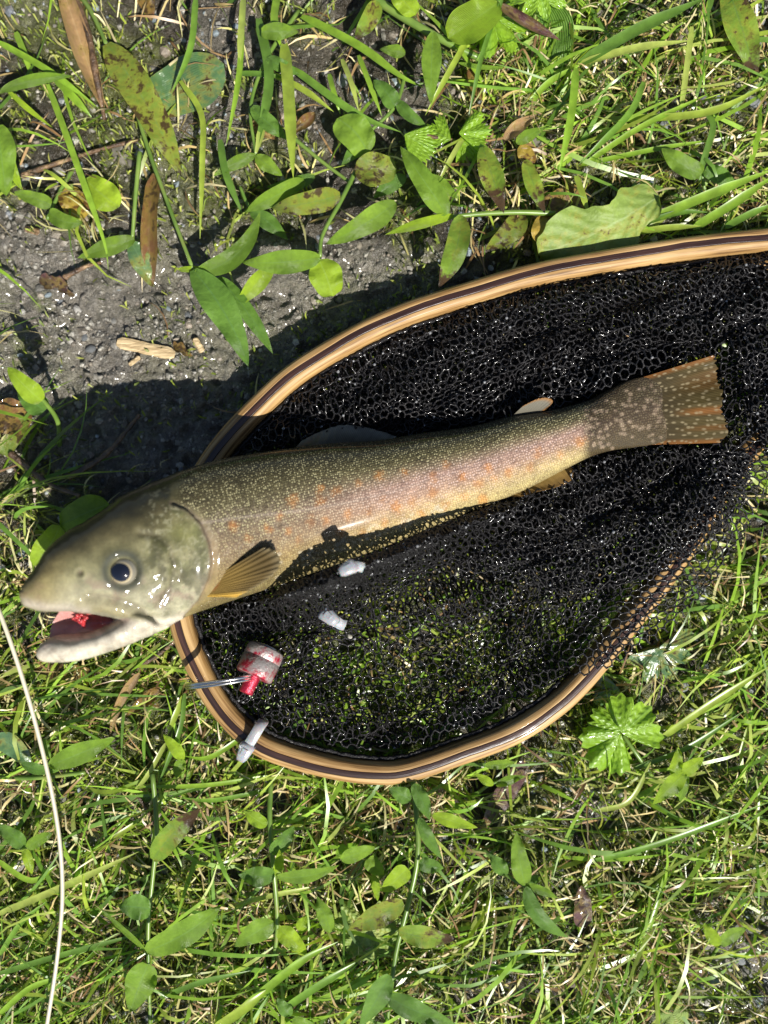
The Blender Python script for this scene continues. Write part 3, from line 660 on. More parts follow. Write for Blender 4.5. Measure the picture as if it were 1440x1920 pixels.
BAG = [(418, 850), (484, 782), (573, 706), (729, 620), (900, 562), (1000, 534), (1114, 510), (1275, 486), (1440, 470), (1600, 500), (1600, 690), (1500, 800), (1440, 905), (1400, 1000), (1330, 1105), (1250, 1190), (1165, 1245),
       (1100, 1266), (1008, 1292), (947, 1318), (880, 1362), (803, 1394), (700, 1408), (620, 1400), (520, 1376), (482, 1348), (437, 1306), (400, 1250), (368, 1175), (356, 1090), (362, 1000), (385, 920)]
WIN = [(650, 1200), (740, 1170), (830, 1100), (900, 1090), (930, 1160), (1010, 1150), (1090, 1160), (1190, 1120), (1150, 1190), (1060, 1225), (960, 1250), (860, 1300), (760, 1340), (690, 1330), (620, 1330), (600, 1250)]
FISHO = [(p[0][0], p[0][1]) for p in ST[5:]] + [(1300, 672), (1345, 668), (1370, 803), (1358, 829), (1236, 836)] + [(p[1][0], p[1][1]) for p in ST[5:][::-1]]
HOOP2 = [(p[0], p[1]) for p in HOOP]; hoop_z = np.array([p[2] for p in HOOP])
BELLY = [(470, 1118), (540, 1096), (622, 1066), (730, 1026), (810, 992), (898, 957), (980, 926)]
def folds(x, y, seed, ang=-0.38, w=58):
    c, s = math.cos(ang), math.sin(ang); a = (x * c + y * s) / (w * 4.2); b_ = (-x * s + y * c) / w
    n = fbm(a + .6 * fbm(x / 160, y / 160, seed + 5), b_ + 1.2 * fbm(x / 130, y / 130, seed + 7), seed, 3)
    return 1 - np.abs(2 * n - 1) * 1.6
def net_z(x, y, layer):
    dh, ph = poly_dist(x, y, HOOP2); hz = np.interp(ph, np.arange(len(HOOP2)), hoop_z) * .01
    inn = inside(x, y, HOOP2 + [HOOP2[0]])
    fo = folds(x, y, 100 + layer * 31)
    z = .0085 + .0045 * layer + np.clip(fo, -.2, 1) * (.0035 + .0085 * (layer > 0))
    z = z + .004 * (fbm(x / 45, y / 45, 200 + layer) - .5)
    att = sstep(55, 8, dh) * inn
    over = (ph > 23.9) & (ph < 32)
    z = np.where(over, np.maximum(z, .0232 + .001 * layer - np.clip(dh - 28, 0, 400) * .00012), z * (1 - att) + (hz - .0005) * att)
    fs = sdist(x, y, FISHO); ff = np.argmin(np.abs(np.asarray(x)[..., None] - cx[None]), -1)
    under = SS[ff, 4] * .01 - SS[ff, 5] * .01 * np.sqrt(np.clip(1 - (1 - np.clip(-fs / 95, 0, 1)) ** 2, 0, 1)) - .0035 - .0012 * (2 - layer)
    z = np.where(fs < 0, np.minimum(z, np.maximum(under, .006 + .001 * layer)), z)
    if layer > 0:
        db, pb = poly_dist(x, y, BELLY); low = (fs > 0) & (y > np.interp(x, [p[0] for p in BELLY], [p[1] for p in BELLY]))
        hh = np.interp(pb, [0, .8, 1.6, 2.2, 3, 4, 5, 6], [.038, .055, .066, .064, .056, .051, .041, .029])
        z = np.where(low, np.maximum(z, hh - np.clip((db - 18) / 75, 0, 1.5) ** 1.1 * .036 - (18 - np.minimum(db, 18)) * .0003 + .002 * (fo - .5)), z)
    return z
def lattice(poly, pitch, ang, layer, seed, hole=None, warp=15):
    p = np.array(poly); x0, y0 = p.min(0) - 40; x1, y1 = p.max(0) + 40
    cxm, cym = (x0 + x1) / 2, (y0 + y1) / 2; R_ = max(x1 - x0, y1 - y0) * .75
    a = pitch; nx = int(2 * R_ / (a * math.sqrt(3))) + 2; ny = int(2 * R_ / (1.5 * a)) + 2
    # honeycomb: pointy-top cells of side a/sqrt3...
    a = pitch / math.sqrt(3)
    nx = int(2 * R_ / (math.sqrt(3) * a)) + 2; ny = int(2 * R_ / (3 * a)) + 2
    i, j = np.meshgrid(np.arange(nx), np.arange(ny), indexing='ij')
    bx = i * math.sqrt(3) * a; by = j * 3 * a
    sub = [(0, 0), (math.sqrt(3) / 2 * a, a / 2), (math.sqrt(3) / 2 * a, 1.5 * a), (0, 2 * a)]
    VX = np.stack([bx + s[0] for s in sub], -1); VY = np.stack([by + s[1] for s in sub], -1)
    ID = np.arange(nx * ny * 4).reshape(nx, ny, 4)
    ed = [(ID[..., 0], ID[..., 1]), (ID[..., 1], ID[..., 2]), (ID[..., 2], ID[..., 3]), (ID[1:, :, 0], ID[:-1, :, 1]), (ID[1:, :, 3], ID[:-1, :, 2]), (ID[:, :-1, 3], ID[:, 1:, 0])]
    e = np.concatenate([np.stack([q.ravel(), r.ravel()], 1) for q, r in ed])
    X = VX.ravel() - R_; Y = VY.ravel() - R_; c, s = math.cos(ang), math.sin(ang); X, Y = cxm + X * c - Y * s, cym + X * s + Y * c
    gx_ = X + warp * 5.5 * (fbm(X / 210, Y / 210, seed) - .5) + warp * 1.3 * (fbm(X / 55, Y / 55, seed + 3) - .5)
    gy_ = Y + warp * 5.5 * (fbm(X / 210, Y / 210, seed + 6) - .5) + warp * 1.3 * (fbm(X / 55, Y / 55, seed + 9) - .5)
    X, Y = gx_ + rng.normal(0, .45, len(gx_)), gy_ + rng.normal(0, .45, len(gx_))
    if layer > 0:
        fo = folds(X, Y, 100 + layer * 31) * 21; X = X + .37 * fo; Y = Y + .93 * fo
    ok = inside(X, Y, poly)
    for hole in (hole or []): ok &= (fbm(X / 75, Y / 75, 411) < (.50 if hole is WIN else -1)) | ~inside(X + 30 * (fbm(X / 50, Y / 50, 5) - .5), Y + 30 * (fbm(X / 50, Y / 50, 6) - .5), hole)
    e = e[ok[e[:, 0]] & ok[e[:, 1]]]
    used = np.unique(e); re_ = np.full(len(X), -1); re_[used] = np.arange(len(used)); e = re_[e]
    X, Y = X[used], Y[used]; Z = net_z(X, Y, layer) + rng.normal(0, .00035, len(X))
    return P(X, Y, Z), e
def cords(pts, e, r, k=4):
    a, b_ = pts[e[:, 0]], pts[e[:, 1]]; d = b_ - a; L = np.linalg.norm(d, axis=1)[:, None]; keep = (L[:, 0] > 1e-5) & (L[:, 0] < .012)
    a, b_, d = a[keep], b_[keep], d[keep] / L[keep]
    mid = (a + b_) / 2 + np.random.default_rng(1).normal(0, .00012, a.shape)
    s = np.cross(d, [0, 0, 1.0]); s /= np.linalg.norm(s, axis=1)[:, None] + 1e-12; u = np.cross(s, d)
    an = np.arange(k) * 2 * np.pi / k + .4; rings = []
    for c, rr in ((a - d * r * .5, r * 1.25), (mid, r * .85), (b_ + d * r * .5, r * 1.25)):
        rings.append(c[:, None] + rr * (np.cos(an)[None, :, None] * s[:, None] + np.sin(an)[None, :, None] * u[:, None]))
    v = np.stack(rings, 1).reshape(-1, 3); n = len(a)
    g1 = grid_faces(3, k, True)
    return v, (np.arange(n)[:, None, None] * 3 * k + g1[None]).reshape(-1, 4)
OVERH = [(1080, 1290), (1060, 1235), (1150, 1130), (1230, 1035), (1290, 930), (1390, 835), (1520, 740), (1640, 740), (1640, 1000), (1300, 1280)]
UP = [(440, 850), (573, 712), (900, 568), (1440, 476), (1600, 500), (1600, 700), (1440, 880), (1370, 640), (1130, 730), (900, 800), (620, 830)]
LOW = [(380, 1160), (480, 1110), (620, 1062), (800, 996), (1000, 915), (1100, 858), (1370, 830), (1420, 860), (1390, 960), (1300, 1040), (1200, 1090), (1060, 1120), (940, 1090), (820, 1060), (700, 1100), (600, 1170), (540, 1180), (420, 1200)]
RIDGE = [(520, 1102), (620, 1064), (730, 1022), (810, 988), (900, 954), (960, 940), (880, 985), (780, 1040), (690, 1085), (600, 1120), (540, 1130)]  # ridge of the bag, raised and given extra layers to shade the belly
parts = []
for poly, pitch, ang, layer, seed, hole in ((BAG, 17.5, .2, 0, 301, None), (BAG, 14.5, -.35, 1, 322, [WIN, OVERH]), (UP, 14.5, .6, 2, 341, None), (LOW, 13.5, -.2, 2, 363, None), (UP, 12.5, .1, 0, 381, None), (LOW, 12.5, .5, 0, 383, None), (RIDGE, 10, .3, 1, 385, None), (RIDGE, 11, .9, 2, 387, None), (RIDGE, 10, .6, 2, 389, None)):
    pts, e = lattice(poly, pitch, ang, layer, seed, hole); parts.append((pts, e))
v, f = join([cords(p_, e_, .00045) for p_, e_ in parts])
mk('mesh_bag', v, f, 'net_cord', net)
# lashing cord along the inside of the hoop
ring = [(hs[i, 0], hs[i, 1], hs[i, 2]) for i in range(20, 190)]
rp = hp[22:190].copy(); t_, s_, u_ = frames(rp)
outw = s_ if ((hp[130] - hp.mean(0)) @ frames(hp)[1][130]) > 0 else -s_
rp = rp - outw * .0064 + np.array([0, 0, .0012]); v, f = tube(spline(rp, 400) + rng.normal(0, .00025, (400, 3)), .0010, 6); mk('rim_cord', v, f, 'net_cord', net)
# water in the mesh
drops = []; allp = np.vstack([p_ for p_, _ in parts[:2]] + [parts[2][0], parts[3][0], parts[6][0]])
def blob(c, r, sub, flat=1.0):
    return c + ICO[sub][0] * r * np.array([1, 1, flat]), ICO[sub][1]
def ico(sub):
    import bmesh
    bm = bmesh.new(); bmesh.ops.create_icosphere(bm, subdivisions=sub, radius=1)
    v = np.array([q.co[:] for q in bm.verts]); f = np.array([[q.index for q in fc.verts] for fc in bm.faces]); bm.free(); return v, f
ICO = {1: ico(1), 2: ico(2), 3: ico(3)}
for q in rng.choice(len(allp), 900, replace=False):
    drops.append(blob(allp[q] + np.array([0, 0, .0003]), rng.uniform(.0002, .0007), 2))
v, f = join(drops); tag(mk('water_droplets', v, f, 'water_drop'), label='clear water droplets clinging to the black mesh bag', cat='water', kind='stuff')

# ------------------------------------------------------------------ hardware on the net
def lathe(profile, p0, axis, k=40, name=None, mat=None, parent=None, wear=None):
    """profile (distance along axis, radius) in m"""
    axis = np.asarray(axis, float); axis /= np.linalg.norm(axis); a = np.cross(axis, [0, 0, 1.0]); a /= np.linalg.norm(a); b_ = np.cross(axis, a)
    pr = np.array(profile); ph = np.linspace(0, 2 * np.pi, k, endpoint=False)
    v = p0 + pr[:, 0, None, None] * axis + pr[:, 1, None, None] * (np.cos(ph)[None, :, None] * a + np.sin(ph)[None, :, None] * b_)
    return v.reshape(-1, 3), grid_faces(len(pr), k, True), np.repeat(pr[:, 0], k)
A = P(460, 1300, .0310); B = P(503, 1210, .0235); axd = (B - A) / np.linalg.norm(B - A)
cl = thing('magnetic_clasp', 'worn red metal magnetic clasp with steel split ring at the hoop', 'clasp', P(470, 1290, .018).tolist())
px1 = K * .91
v, f, s = lathe([(0, .0), (0, 11 * px1), (1.5 * px1, 13.2 * px1), (36 * px1, 13.6 * px1), (40 * px1, 15 * px1)], A, axd); mk('neck', v, [f], 'red_metal', cl, attrs={'wear': np.full(len(v), .15)})
v, f, s = lathe([(34 * px1, 0), (34 * px1, 33 * px1), (36 * px1, 36 * px1), (37 * px1, 36.5 * px1), (68 * px1, 37 * px1), (68.5 * px1, 36.2 * px1), (70 * px1, 36.2 * px1), (70.5 * px1, 37 * px1), (88 * px1, 36 * px1), (92 * px1, 33 * px1), (92 * px1, 0)], A, axd); mk('body', v, [f], 'red_metal', cl, attrs={'wear': .55 + .45 * (s - s.min()) / (s.max() - s.min())})
v, f, s = lathe([(92 * px1, 0), (92.2 * px1, 26 * px1), (95 * px1, 25 * px1), (96 * px1, 0)], A, axd); mk('magnet', v, [f], 'steel', cl)
ring_c = (P(352, 1287, .026) + P(474, 1272, .029)) / 2; e1 = P(474, 1272, .029) - ring_c; R0 = np.linalg.norm(e1); e1 /= R0
e2 = np.array([.02, .16, 1.0]); e2 -= e1 * (e2 @ e1); e2 /= np.linalg.norm(e2); e3 = np.cross(e1, e2)
R0z = .0095
tt = np.linspace(0, 4 * np.pi, 140); pth = ring_c + R0 * np.cos(tt)[:, None] * e1 + R0z * np.sin(tt)[:, None] * e2 + ((tt / (4 * np.pi) - .5) * .0024)[:, None] * e3
v, f = tube(pth, .00078, 8); mk('split_ring', v, f, 'steel', cl)

def box(c, ax_, ay_, az_, bev=.15):
    """bevelled block about c with half-axes as vectors"""
    out = []; 
    for sx in (-1, 1):
        for sy in (-1, 1):
            for sz in (-1, 1):
                for q in range(3):
                    w = [1, 1, 1]; w[q] = 1; ww = [1 - bev if r != q else 1 for r in range(3)]
                    out.append(c + sx * ww[0] * ax_ + sy * ww[1] * ay_ + sz * ww[2] * az_)
    return np.array(out)
def hull_mesh(pts):
    import bmesh
    bm = bmesh.new(); [bm.verts.new(p) for p in pts]; r = bmesh.ops.convex_hull(bm, input=bm.verts)
    bmesh.ops.delete(bm, geom=[e for e in r['geom_interior'] if isinstance(e, bmesh.types.BMVert)], context='VERTS')
    bm.verts.ensure_lookup_table(); bm.verts.index_update(); v = np.array([q.co[:] for q in bm.verts]); f = np.array([[q.index for q in fc.verts] for fc in bm.faces]); bm.free(); return v, [f]
def cable_tie(label, head_px, dirv, z, size, tail, tilt=(0, 0)):
    d = np.array([dirv[0], -dirv[1], tilt[0]], float); d /= np.linalg.norm(d); n = np.array([0, tilt[1], 1.0]); n -= d * (n @ d); n /= np.linalg.norm(n); s = np.cross(n, d)
    c = P(*head_px, z); o = thing('cable_tie', label, 'cable tie', (c - n * size * .4).tolist(), 'white cable ties on the net')
    pts = box(c, d * size * .62, s * size * .5, n * size * .36, .38); pts = np.where(((pts - c) @ d > size * .3)[:, None], pts - s * ((pts - c) @ s)[:, None] * .28, pts)
    v, f = hull_mesh(pts); mk('head', v, f, 'nylon', o)
    v, f = hull_mesh(box(c + n * size * .37 - d * size * .05, d * size * .24, s * size * .2, n * size * .06, .2)); mk('latch_window', v, f, 'nylon', o, smooth=False)
    if tail is not None:
        p = spline(tail, 22); path = P(p[:, 0], p[:, 1], p[:, 2] * .01); t_, s_, u_ = frames(path); hw = size * .33; th = .0006
        prof = np.array([(-hw, -th), (hw, -th), (hw, 0), (hw, th), (0, th * 1.3), (-hw, th)]); vv = path[:, None] + s_[:, None] * prof[None, :, :1] + u_[:, None] * prof[None, :, 1:]
        mk('strap', vv.reshape(-1, 3), grid_faces(22, 6, True), 'nylon', o)
    return o
cable_tie('white cable tie strapped around the wooden hoop near the red clasp', (459, 1409), (-.45, .9), .0235, .0068, [(462, 1402, 2.35), (474, 1384, 2.5), (486, 1364, 2.45), (494, 1352, 2.1), (496, 1346, 1.5)])
cable_tie('white cable tie stub on the mesh bag between clasp and trout', (618, 1156), (.75, .65), float(net_z(np.array([618.]), np.array([1156.]), 1)[0]) + .004, .0068, [(628, 1163, 3.2), (638, 1170, 3.0), (646, 1172, 2.8)], (.2, .1))
cable_tie('white cable tie end against the belly of the trout', (652, 1066), (-.85, .45), .0665, .0056, [(658, 1062, 6.4), (670, 1062, 6.4), (680, 1064, 6.2)], (.1, .2))

# pale line lying on the grass
p = spline([(-40, 1060, 3.2), (0, 1150, 3.4), (40, 1265, 3.0), (70, 1370, 2.6), (96, 1480, 2.3), (112, 1580, 2.1), (117, 1680, 2.0), (108, 1790, 2.0), (90, 1910, 2.0), (70, 2020, 1.6), (40, 2150, 1.0)], 120)
v, f = tube(P(p[:, 0], p[:, 1], p[:, 2] * .01), .0009, 8)
tag(mk('fishing_line', v, f, 'fly_line', base=P(70, 1370, 0)), 'cream coloured fishing line curving over the grass past the trout mouth', 'fishing line')

# ------------------------------------------------------------------ leaves and plants
PROF = {'lance': lambda t: np.where(t < 1, (np.clip(t, 0, 1) + .015) ** .55 * (1 - t) ** .92 * 1.78, 0), 'oval': lambda t: np.sqrt(np.clip(4 * t * (1 - t), 0, 1)) ** .9, 'strap': lambda t: np.clip(t * 6 + .4, 0, 1) * np.clip((1 - t) * 3.5, 0, 1) ** .7,
        'ovate': lambda t: (np.clip(t, 0, 1) + .02) ** .4 * (1 - t) ** .75 * 1.6}
def leaf_geo(b0, b1, w, z0, z1, seed, prof='lance', n=18, m=9, fold=.26, arch=.4, bend=0.0, curl=0.0, jag=0.0):
    """a leaf blade from base px to tip px; w full width px; heights cm"""
    r = np.random.default_rng(seed); t = np.linspace(0, 1, n)[:, None]; vv = np.linspace(-1, 1, m)[None]
    b0 = np.array(b0, float); b1 = np.array(b1, float); d = b1 - b0; L = np.hypot(*d); nn = np.array([-d[1], d[0]]) / (L + 1e-9)
    bend = bend + r.normal(0, .04); off = bend * L * 4 * t * (1 - t)
    hw = PROF[prof](t) * w / 2 * (1 + .06 * np.sin(9 * t + seed))
    if jag: hw = hw * (1 - jag * 1.6 * np.clip(fbm(t * 6 + 0 * vv, np.sign(vv) * 3 + 0 * t, seed, 3) - .42, 0, 1) / .58 * 1.2)
    X = b0[0] + d[0] * t + nn[0] * (off + hw * vv); Y = b0[1] + d[1] * t + nn[1] * (off + hw * vv)
    wpx = w * K
    Z = (z0 + (z1 - z0) * t) * .01 + arch * L * K * .35 * 4 * t * (1 - t) * .6 + fold * hw * K * np.abs(vv) ** 1.3 + curl * hw * K * (np.abs(vv) ** 2.5)
    Z = Z + .06 * wpx * np.sin(t * (7 + r.uniform(0, 6)) + r.uniform(0, 6)) * vv * r.choice([-1, 1]) + .05 * wpx * np.sin(t * 17 + 2) * np.abs(vv) ** 2
    roll = r.normal(0, .28); Z = Z + roll * hw * K * vv * (1 - .6 * t) + r.normal(0, .25) * hw * K * vv * t
    uv = np.stack(np.broadcast_arrays(t, vv * .5 + .5), -1)
    return P(X, Y, np.maximum(Z, .0015)).reshape(-1, 3), grid_faces(n, m), uv.reshape(-1, 2)
KIND = {'g': 'leaf_mid', 'b': 'leaf_bright', 'd': 'leaf_deep', 's': 'leaf_spotted', 'x': 'leaf_scorched', 'w': 'leaf_wet', 'm': 'leaf_matt', 'n': 'leaf_brown', 't': 'leaf_tan', 'y': 'leaf_yellow', 'p': 'leaf_purple'}
sd = [100]
def add_leaf(parent, bx, by, tx, ty, w, kind, z0, z1, prof='lance', **kw):
    sd[0] += 1; v, f, uv = leaf_geo((bx, by), (tx, ty), w, z0, z1, sd[0], prof, **kw)
    return mk('leaf', v, f, KIND[kind], parent, uv=uv)
def plant(name, label, cat, stems, leaves, group=None):
    s0 = stems[0][0] if stems else (leaves[0][0], leaves[0][1], 0)
    o = thing(name, label, cat, P(s0[0][0] if stems and isinstance(s0[0], tuple) else (s0[0]), s0[1] if not (stems and isinstance(s0[0], tuple)) else s0[0][1], 0.0).tolist(), group)
    for pts, rpx in stems:
        p = spline(pts, max(8, 5 * len(pts))); rad = np.linspace(1, .75, len(p)) * rpx * K
        v, f = tube(P(p[:, 0], p[:, 1], p[:, 2] * .01), rad, 7); mk('stem', v, f, 'stem', o)
    for l in leaves:
        kw = l[8] if len(l) > 8 else {}
        lift = .5 if l[1] > 1350 else .15
        add_leaf(o, *l[:6], l[6] + lift, l[7] + lift, **kw)
    return o
O = dict(prof='oval'); OV = dict(prof='ovate')
PL = [
 ('broadleaf_sprout', 'long green leaf with brown blotches above the muddy patch', 'plant', [([(140, -20, .2), (170, 20, .8), (200, 84, 1.3)], 5)], [(200, 82, 340, 330, 92, 's', 1.3, .9)]),
 ('flattened_leaf', 'broad glossy wet leaf pressed flat onto dark soil', 'leaf', [], [(270, 195, 420, 120, 105, 'w', .45, .6, dict(prof='oval', arch=.02, fold=.03))]),
 ('edge_sprout', 'stiltgrass shoot with narrow leaf arching over moss', 'plant', [([(-30, 180, .3), (0, 172, 1.2), (15, 168, 1.6)], 4)], [(2, 170, 138, 143, 36, 'g', 1.6, 1.5, dict(bend=-.1)), (10, 165, 100, 240, 15, 'b', 1.5, .5)]),
 ('large_edge_leaf', 'smooth broad green leaf pair hanging over mossy mud', 'plant', [([(-40, 210, .3), (-10, 235, 1.6)], 5)], [(-6, 235, 12, 368, 72, 'g', 1.8, 1.6, OV), (-4, 238, 42, 358, 42, 'b', 1.6, 1.2)]),
 ('small_seedling', 'small seedling with three rounded leaves and yellow withered leaf', 'plant', [([(150, 300, .2), (120, 345, .7), (88, 412, .9)], 4)], [(96, 384, 26, 360, 36, 'g', 1.1, 1.2, OV), (92, 398, 156, 418, 40, 'g', 1.2, 1.3, OV), (160, 335, 224, 388, 56, 'b', .6, .7, O)]),
 ('forked_sprout', 'thin upright stem with a pale leaf and a bluish leaf on bare mud', 'plant', [([(262, 285, 1.5), (254, 370, 1.3), (248, 452, .9)], 4.5)], [(252, 448, 145, 484, 50, 'g', .9, .5), (247, 455, 286, 538, 48, 'w', .9, .4, OV)]),
 ('mud_stiltgrass', 'tall stiltgrass with a long pointed leaf hanging over the hoop shadow', 'plant', [([(215, 60, .4), (270, 255, 1.2), (318, 390, 1.8), (362, 505, 2.3)], 4.5)], [(362, 506, 466, 688, 84, 'd', 2.4, 2.2), (368, 512, 488, 396, 58, 'g', 2.4, 2.6, dict(bend=.1)), (410, 520, 512, 664, 46, 'd', 1.6, 1.2), (335, 505, 380, 500, 18, 'b', 2.2, 2.0)]),
 ('bright_stiltgrass', 'stiltgrass with wide light green leaves reaching over the bare mud', 'plant', [([(672, 310, 1.2), (640, 375, 1.6), (605, 440, 2.0), (600, 482, 2.2)], 4.5)], [(600, 484, 452, 492, 66, 'g', 2.3, 2.2), (512, 498, 438, 580, 48, 'b', 1.8, 1.4), (598, 486, 624, 556, 62, 'b', 2.2, 1.9, dict(prof='oval')), (742, 380, 610, 458, 66, 'g', 2.0, 2.1)]),
 ('shaded_stiltgrass', 'low stiltgrass with broad overlapping dark leaves beside small oval leaves', 'plant', [([(520, 420, .6), (470, 390, 1.0), (450, 350, 1.2)], 4)], [(638, 366, 508, 390, 70, 's', 1.5, 1.4), (570, 338, 456, 398, 52, 'g', 1.1, .9), (590, 330, 500, 350, 40, 'd', .8, .9), (470, 395, 540, 450, 44, 'd', .9, .7)]),
 ('spotted_creeper', 'creeping plant with oval leaves speckled with brown', 'plant', [([(540, 250, .8), (600, 300, 1.0), (660, 345, 1.2)], 4)], [(664, 318, 744, 318, 64, 's', 1.5, 1.4, O), (632, 222, 690, 290, 66, 'g', 1.3, 1.2, O)]),
 ('reaching_stiltgrass', 'stiltgrass stem bearing a scorched leaf whose tip overhangs the hoop', 'plant', [([(1040, 400, 1.2), (960, 398, 1.5), (870, 404, 1.9), (790, 418, 2.0)], 5)], [(838, 402, 750, 274, 66, 'g', 2.2, 2.4), (866, 404, 822, 540, 66, 'x', 2.3, 2.2), (850, 404, 722, 440, 30, 'b', 2.0, 1.9), (905, 275, 945, 400, 64, 'x', 1.6, 1.8)]),
 ('thick_runner', 'thick pale green runner stem with hanging leaf and round leaf', 'plant', [([(690, -10, 1.0), (760, 35, 1.2), (830, 75, 1.3), (900, 110, 1.0)], 8)], [(812, 60, 808, 196, 52, 'g', 1.7, 1.5), (840, 72, 936, 4, 74, 'b', 1.6, 1.8, O), (740, -20, 780, 28, 42, 'b', 1.3, 1.3, O), (708, 2, 664, 76, 52, 'x', 1.2, 1.0), (860, 118, 960, 126, 14, 'g', 1.0, .6)]),
 ('dying_sprout', 'half withered sprout with yellow and brown leaves by the hoop', 'plant', [([(1000, 470, .4), (1010, 400, .8), (985, 300, 1.0)], 4)], [(985, 300, 1022, 400, 46, 'x', 1.2, 1.3), (1020, 400, 1036, 470, 60, 'y', .9, .7, O), (968, 268, 1022, 240, 34, 'g', 1.0, 1.1), (985, 400, 910, 468, 62, 's', .8, .8)]),
 ('pale_leaf', 'large matt pale green leaf with a torn hole touching the hoop', 'leaf', [], [(1236, 368, 1010, 478, 132, 'm', 1.2, 1.0, dict(prof='oval', arch=.04, fold=.06, jag=.28, n=40))]),
 ('smooth_leaf_sprout', 'small smooth green leaf pair among grass blades above the hoop', 'plant', [([(1330, 400, .3), (1318, 340, .9), (1316, 320, 1.1)], 4)], [(1316, 326, 1240, 278, 54, 'g', 1.2, 1.4, OV), (1322, 318, 1380, 348, 44, 'd', 1.0, .8, OV)]),
 ('browning_leaf', 'large olive leaf with brown decay beside grey gravel', 'leaf', [], [(1366, -20, 1418, 146, 78, 'x', .9, .8, dict(prof='ovate'))]),
 ('dark_dock_leaf', 'big dark shaded leaf under a lobed bright leaf', 'leaf', [], [(1000, -10, 1030, 140, 110, 'd', .5, .4, dict(prof='oval', arch=.03))]),
 ('half_lit_sprout', 'sprout with two folded leaves rising from the trout shadow', 'plant', [([(112, 835, .3), (108, 790, 1.6), (85, 755, 2.8), (72, 745, 3.2)], 5)], [(78, 752, 14, 688, 50, 'b', 3.4, 4.0, OV), (84, 770, 34, 720, 56, 'd', 2.4, 2.2, OV)]),
 ('leaf_behind_head', 'two smooth oval green leaves showing behind the trout head', 'plant', [([(120, 1010, .3), (115, 985, 1.0)], 4)], [(112, 985, 205, 945, 62, 'g', 1.2, 1.0, O), (112, 985, 62, 1060, 52, 'b', 1.2, 1.1, O)]),
 ('lower_edge_stiltgrass', 'stiltgrass leaf crossed by the cream fishing line', 'plant', [([(0, 1458, .8), (70, 1458, 1.0), (160, 1448, 1.2)], 5)], [(92, 1436, 216, 1384, 58, 'g', 1.9, 2.0), (40, 1432, 112, 1445, 30, 'd', 1.2, 1.0), (80, 1385, 95, 1425, 22, 'g', 1.2, 1.2), (-10, 1380, 60, 1440, 60, 'w', .7, .5)]),
 ('midstem_stiltgrass', 'upright stiltgrass with a spread pair of long leaves beside the fishing line', 'plant', [([(286, 1450, 2.0), (294, 1560, 1.8), (286, 1650, 1.5), (278, 1750, 1.3), (282, 1930, .6)], 4.5)], [(286, 1612, 376, 1516, 64, 'x', 2.2, 2.4), (274, 1784, 416, 1696, 74, 'g', 1.9, 2.0), (282, 1705, 222, 1700, 62, 'd', 1.7, 1.6, OV), (278, 1808, 244, 1898, 72, 'g', 1.6, 1.4, OV), (272, 1780, 185, 1700, 16, 'g', 1.5, 1.3)]),
 ('small_clasp_sprout', 'small pale sprout of two leaves below the split ring', 'plant', [([(340, 1470, .3), (345, 1430, 1.0)], 3.5)], [(344, 1424, 306, 1376, 34, 'b', 1.3, 1.5), (344, 1424, 330, 1460, 30, 'g', 1.0, .8)]),
 ('hoop_foot_stiltgrass', 'stiltgrass with a green stem running from under the hoop', 'plant', [([(508, 1462, 1.0), (506, 1540, 1.5), (514, 1640, 1.7), (520, 1740, 1.2), (508, 1830, .6)], 5)], [(500, 1548, 458, 1520, 40, 'b', 1.8, 1.9), (515, 1640, 446, 1640, 56, 'd', 1.8, 1.7), (520, 1644, 636, 1622, 38, 'g', 2.0, 2.1), (514, 1730, 438, 1775, 60, 'g', 1.7, 1.5), (522, 1740, 576, 1788, 52, 'b', 1.2, 1.0), (508, 1600, 552, 1548, 42, 'd', 1.4, 1.2), (516, 1642, 524, 1592, 28, 'b', 1.6, 1.6)]),
 ('long_stiltgrass', 'long stiltgrass with dark wet leaves and a purple jointed stem', 'plant', [([(772, 1440, 1.0), (784, 1590, 1.7), (764, 1700, 1.6), (742, 1790, 1.4), (724, 1930, .8)], 5.5)], [(756, 1692, 652, 1744, 66, 's', 1.9, 1.7), (748, 1746, 858, 1760, 60, 'x', 2.0, 1.9), (730, 1828, 674, 1925, 60, 'd', 1.7, 1.5), (726, 1868, 856, 1922, 60, 'd', 1.7, 1.4), (764, 1628, 716, 1672, 46, 'b', 1.7, 1.6, OV), (786, 1618, 832, 1628, 44, 'd', 1.5, 1.3), (776, 1470, 806, 1538, 42, 'd', 1.8, 1.7), (786, 1534, 830, 1612, 34, 'd', 1.8, 1.6), (812, 1528, 896, 1552, 36, 'b', 1.5, 1.5), (770, 1500, 728, 1478, 44, 'd', 1.4, 1.4)]),
 ('low_weed', 'low weed with small bright leaves between two stiltgrass stems', 'plant', [([(650, 1690, .3), (660, 1640, .8), (690, 1600, 1.0)], 3.5)], [(640, 1612, 706, 1588, 42, 'g', 1.2, 1.2), (690, 1610, 720, 1640, 40, 'g', 1.0, .9, OV), (634, 1590, 660, 1612, 36, 'g', .9, .8, OV), (620, 1748, 594, 1680, 42, 'g', 1.4, 1.5), (560, 1745, 575, 1715, 30, 'b', 1.0, .8), (700, 1640, 708, 1690, 24, 'b', .9, .7)]),
 ('drooping_stiltgrass', 'stiltgrass tuft with two long drooping leaves near the reddish purple leaf', 'plant', [([(905, 1590, .8), (950, 1640, 1.5), (985, 1662, 2.0)], 4)], [(985, 1660, 968, 1560, 52, 'g', 2.1, 2.4), (985, 1664, 1066, 1758, 44, 'd', 2.1, 1.7, dict(bend=.08)), (988, 1660, 1046, 1684, 26, 'g', 2.0, 1.8), (990, 1655, 1010, 1640, 22, 'd', 1.8, 1.5), (950, 1640, 918, 1600, 40, 'd', 1.3, 1.2)]),
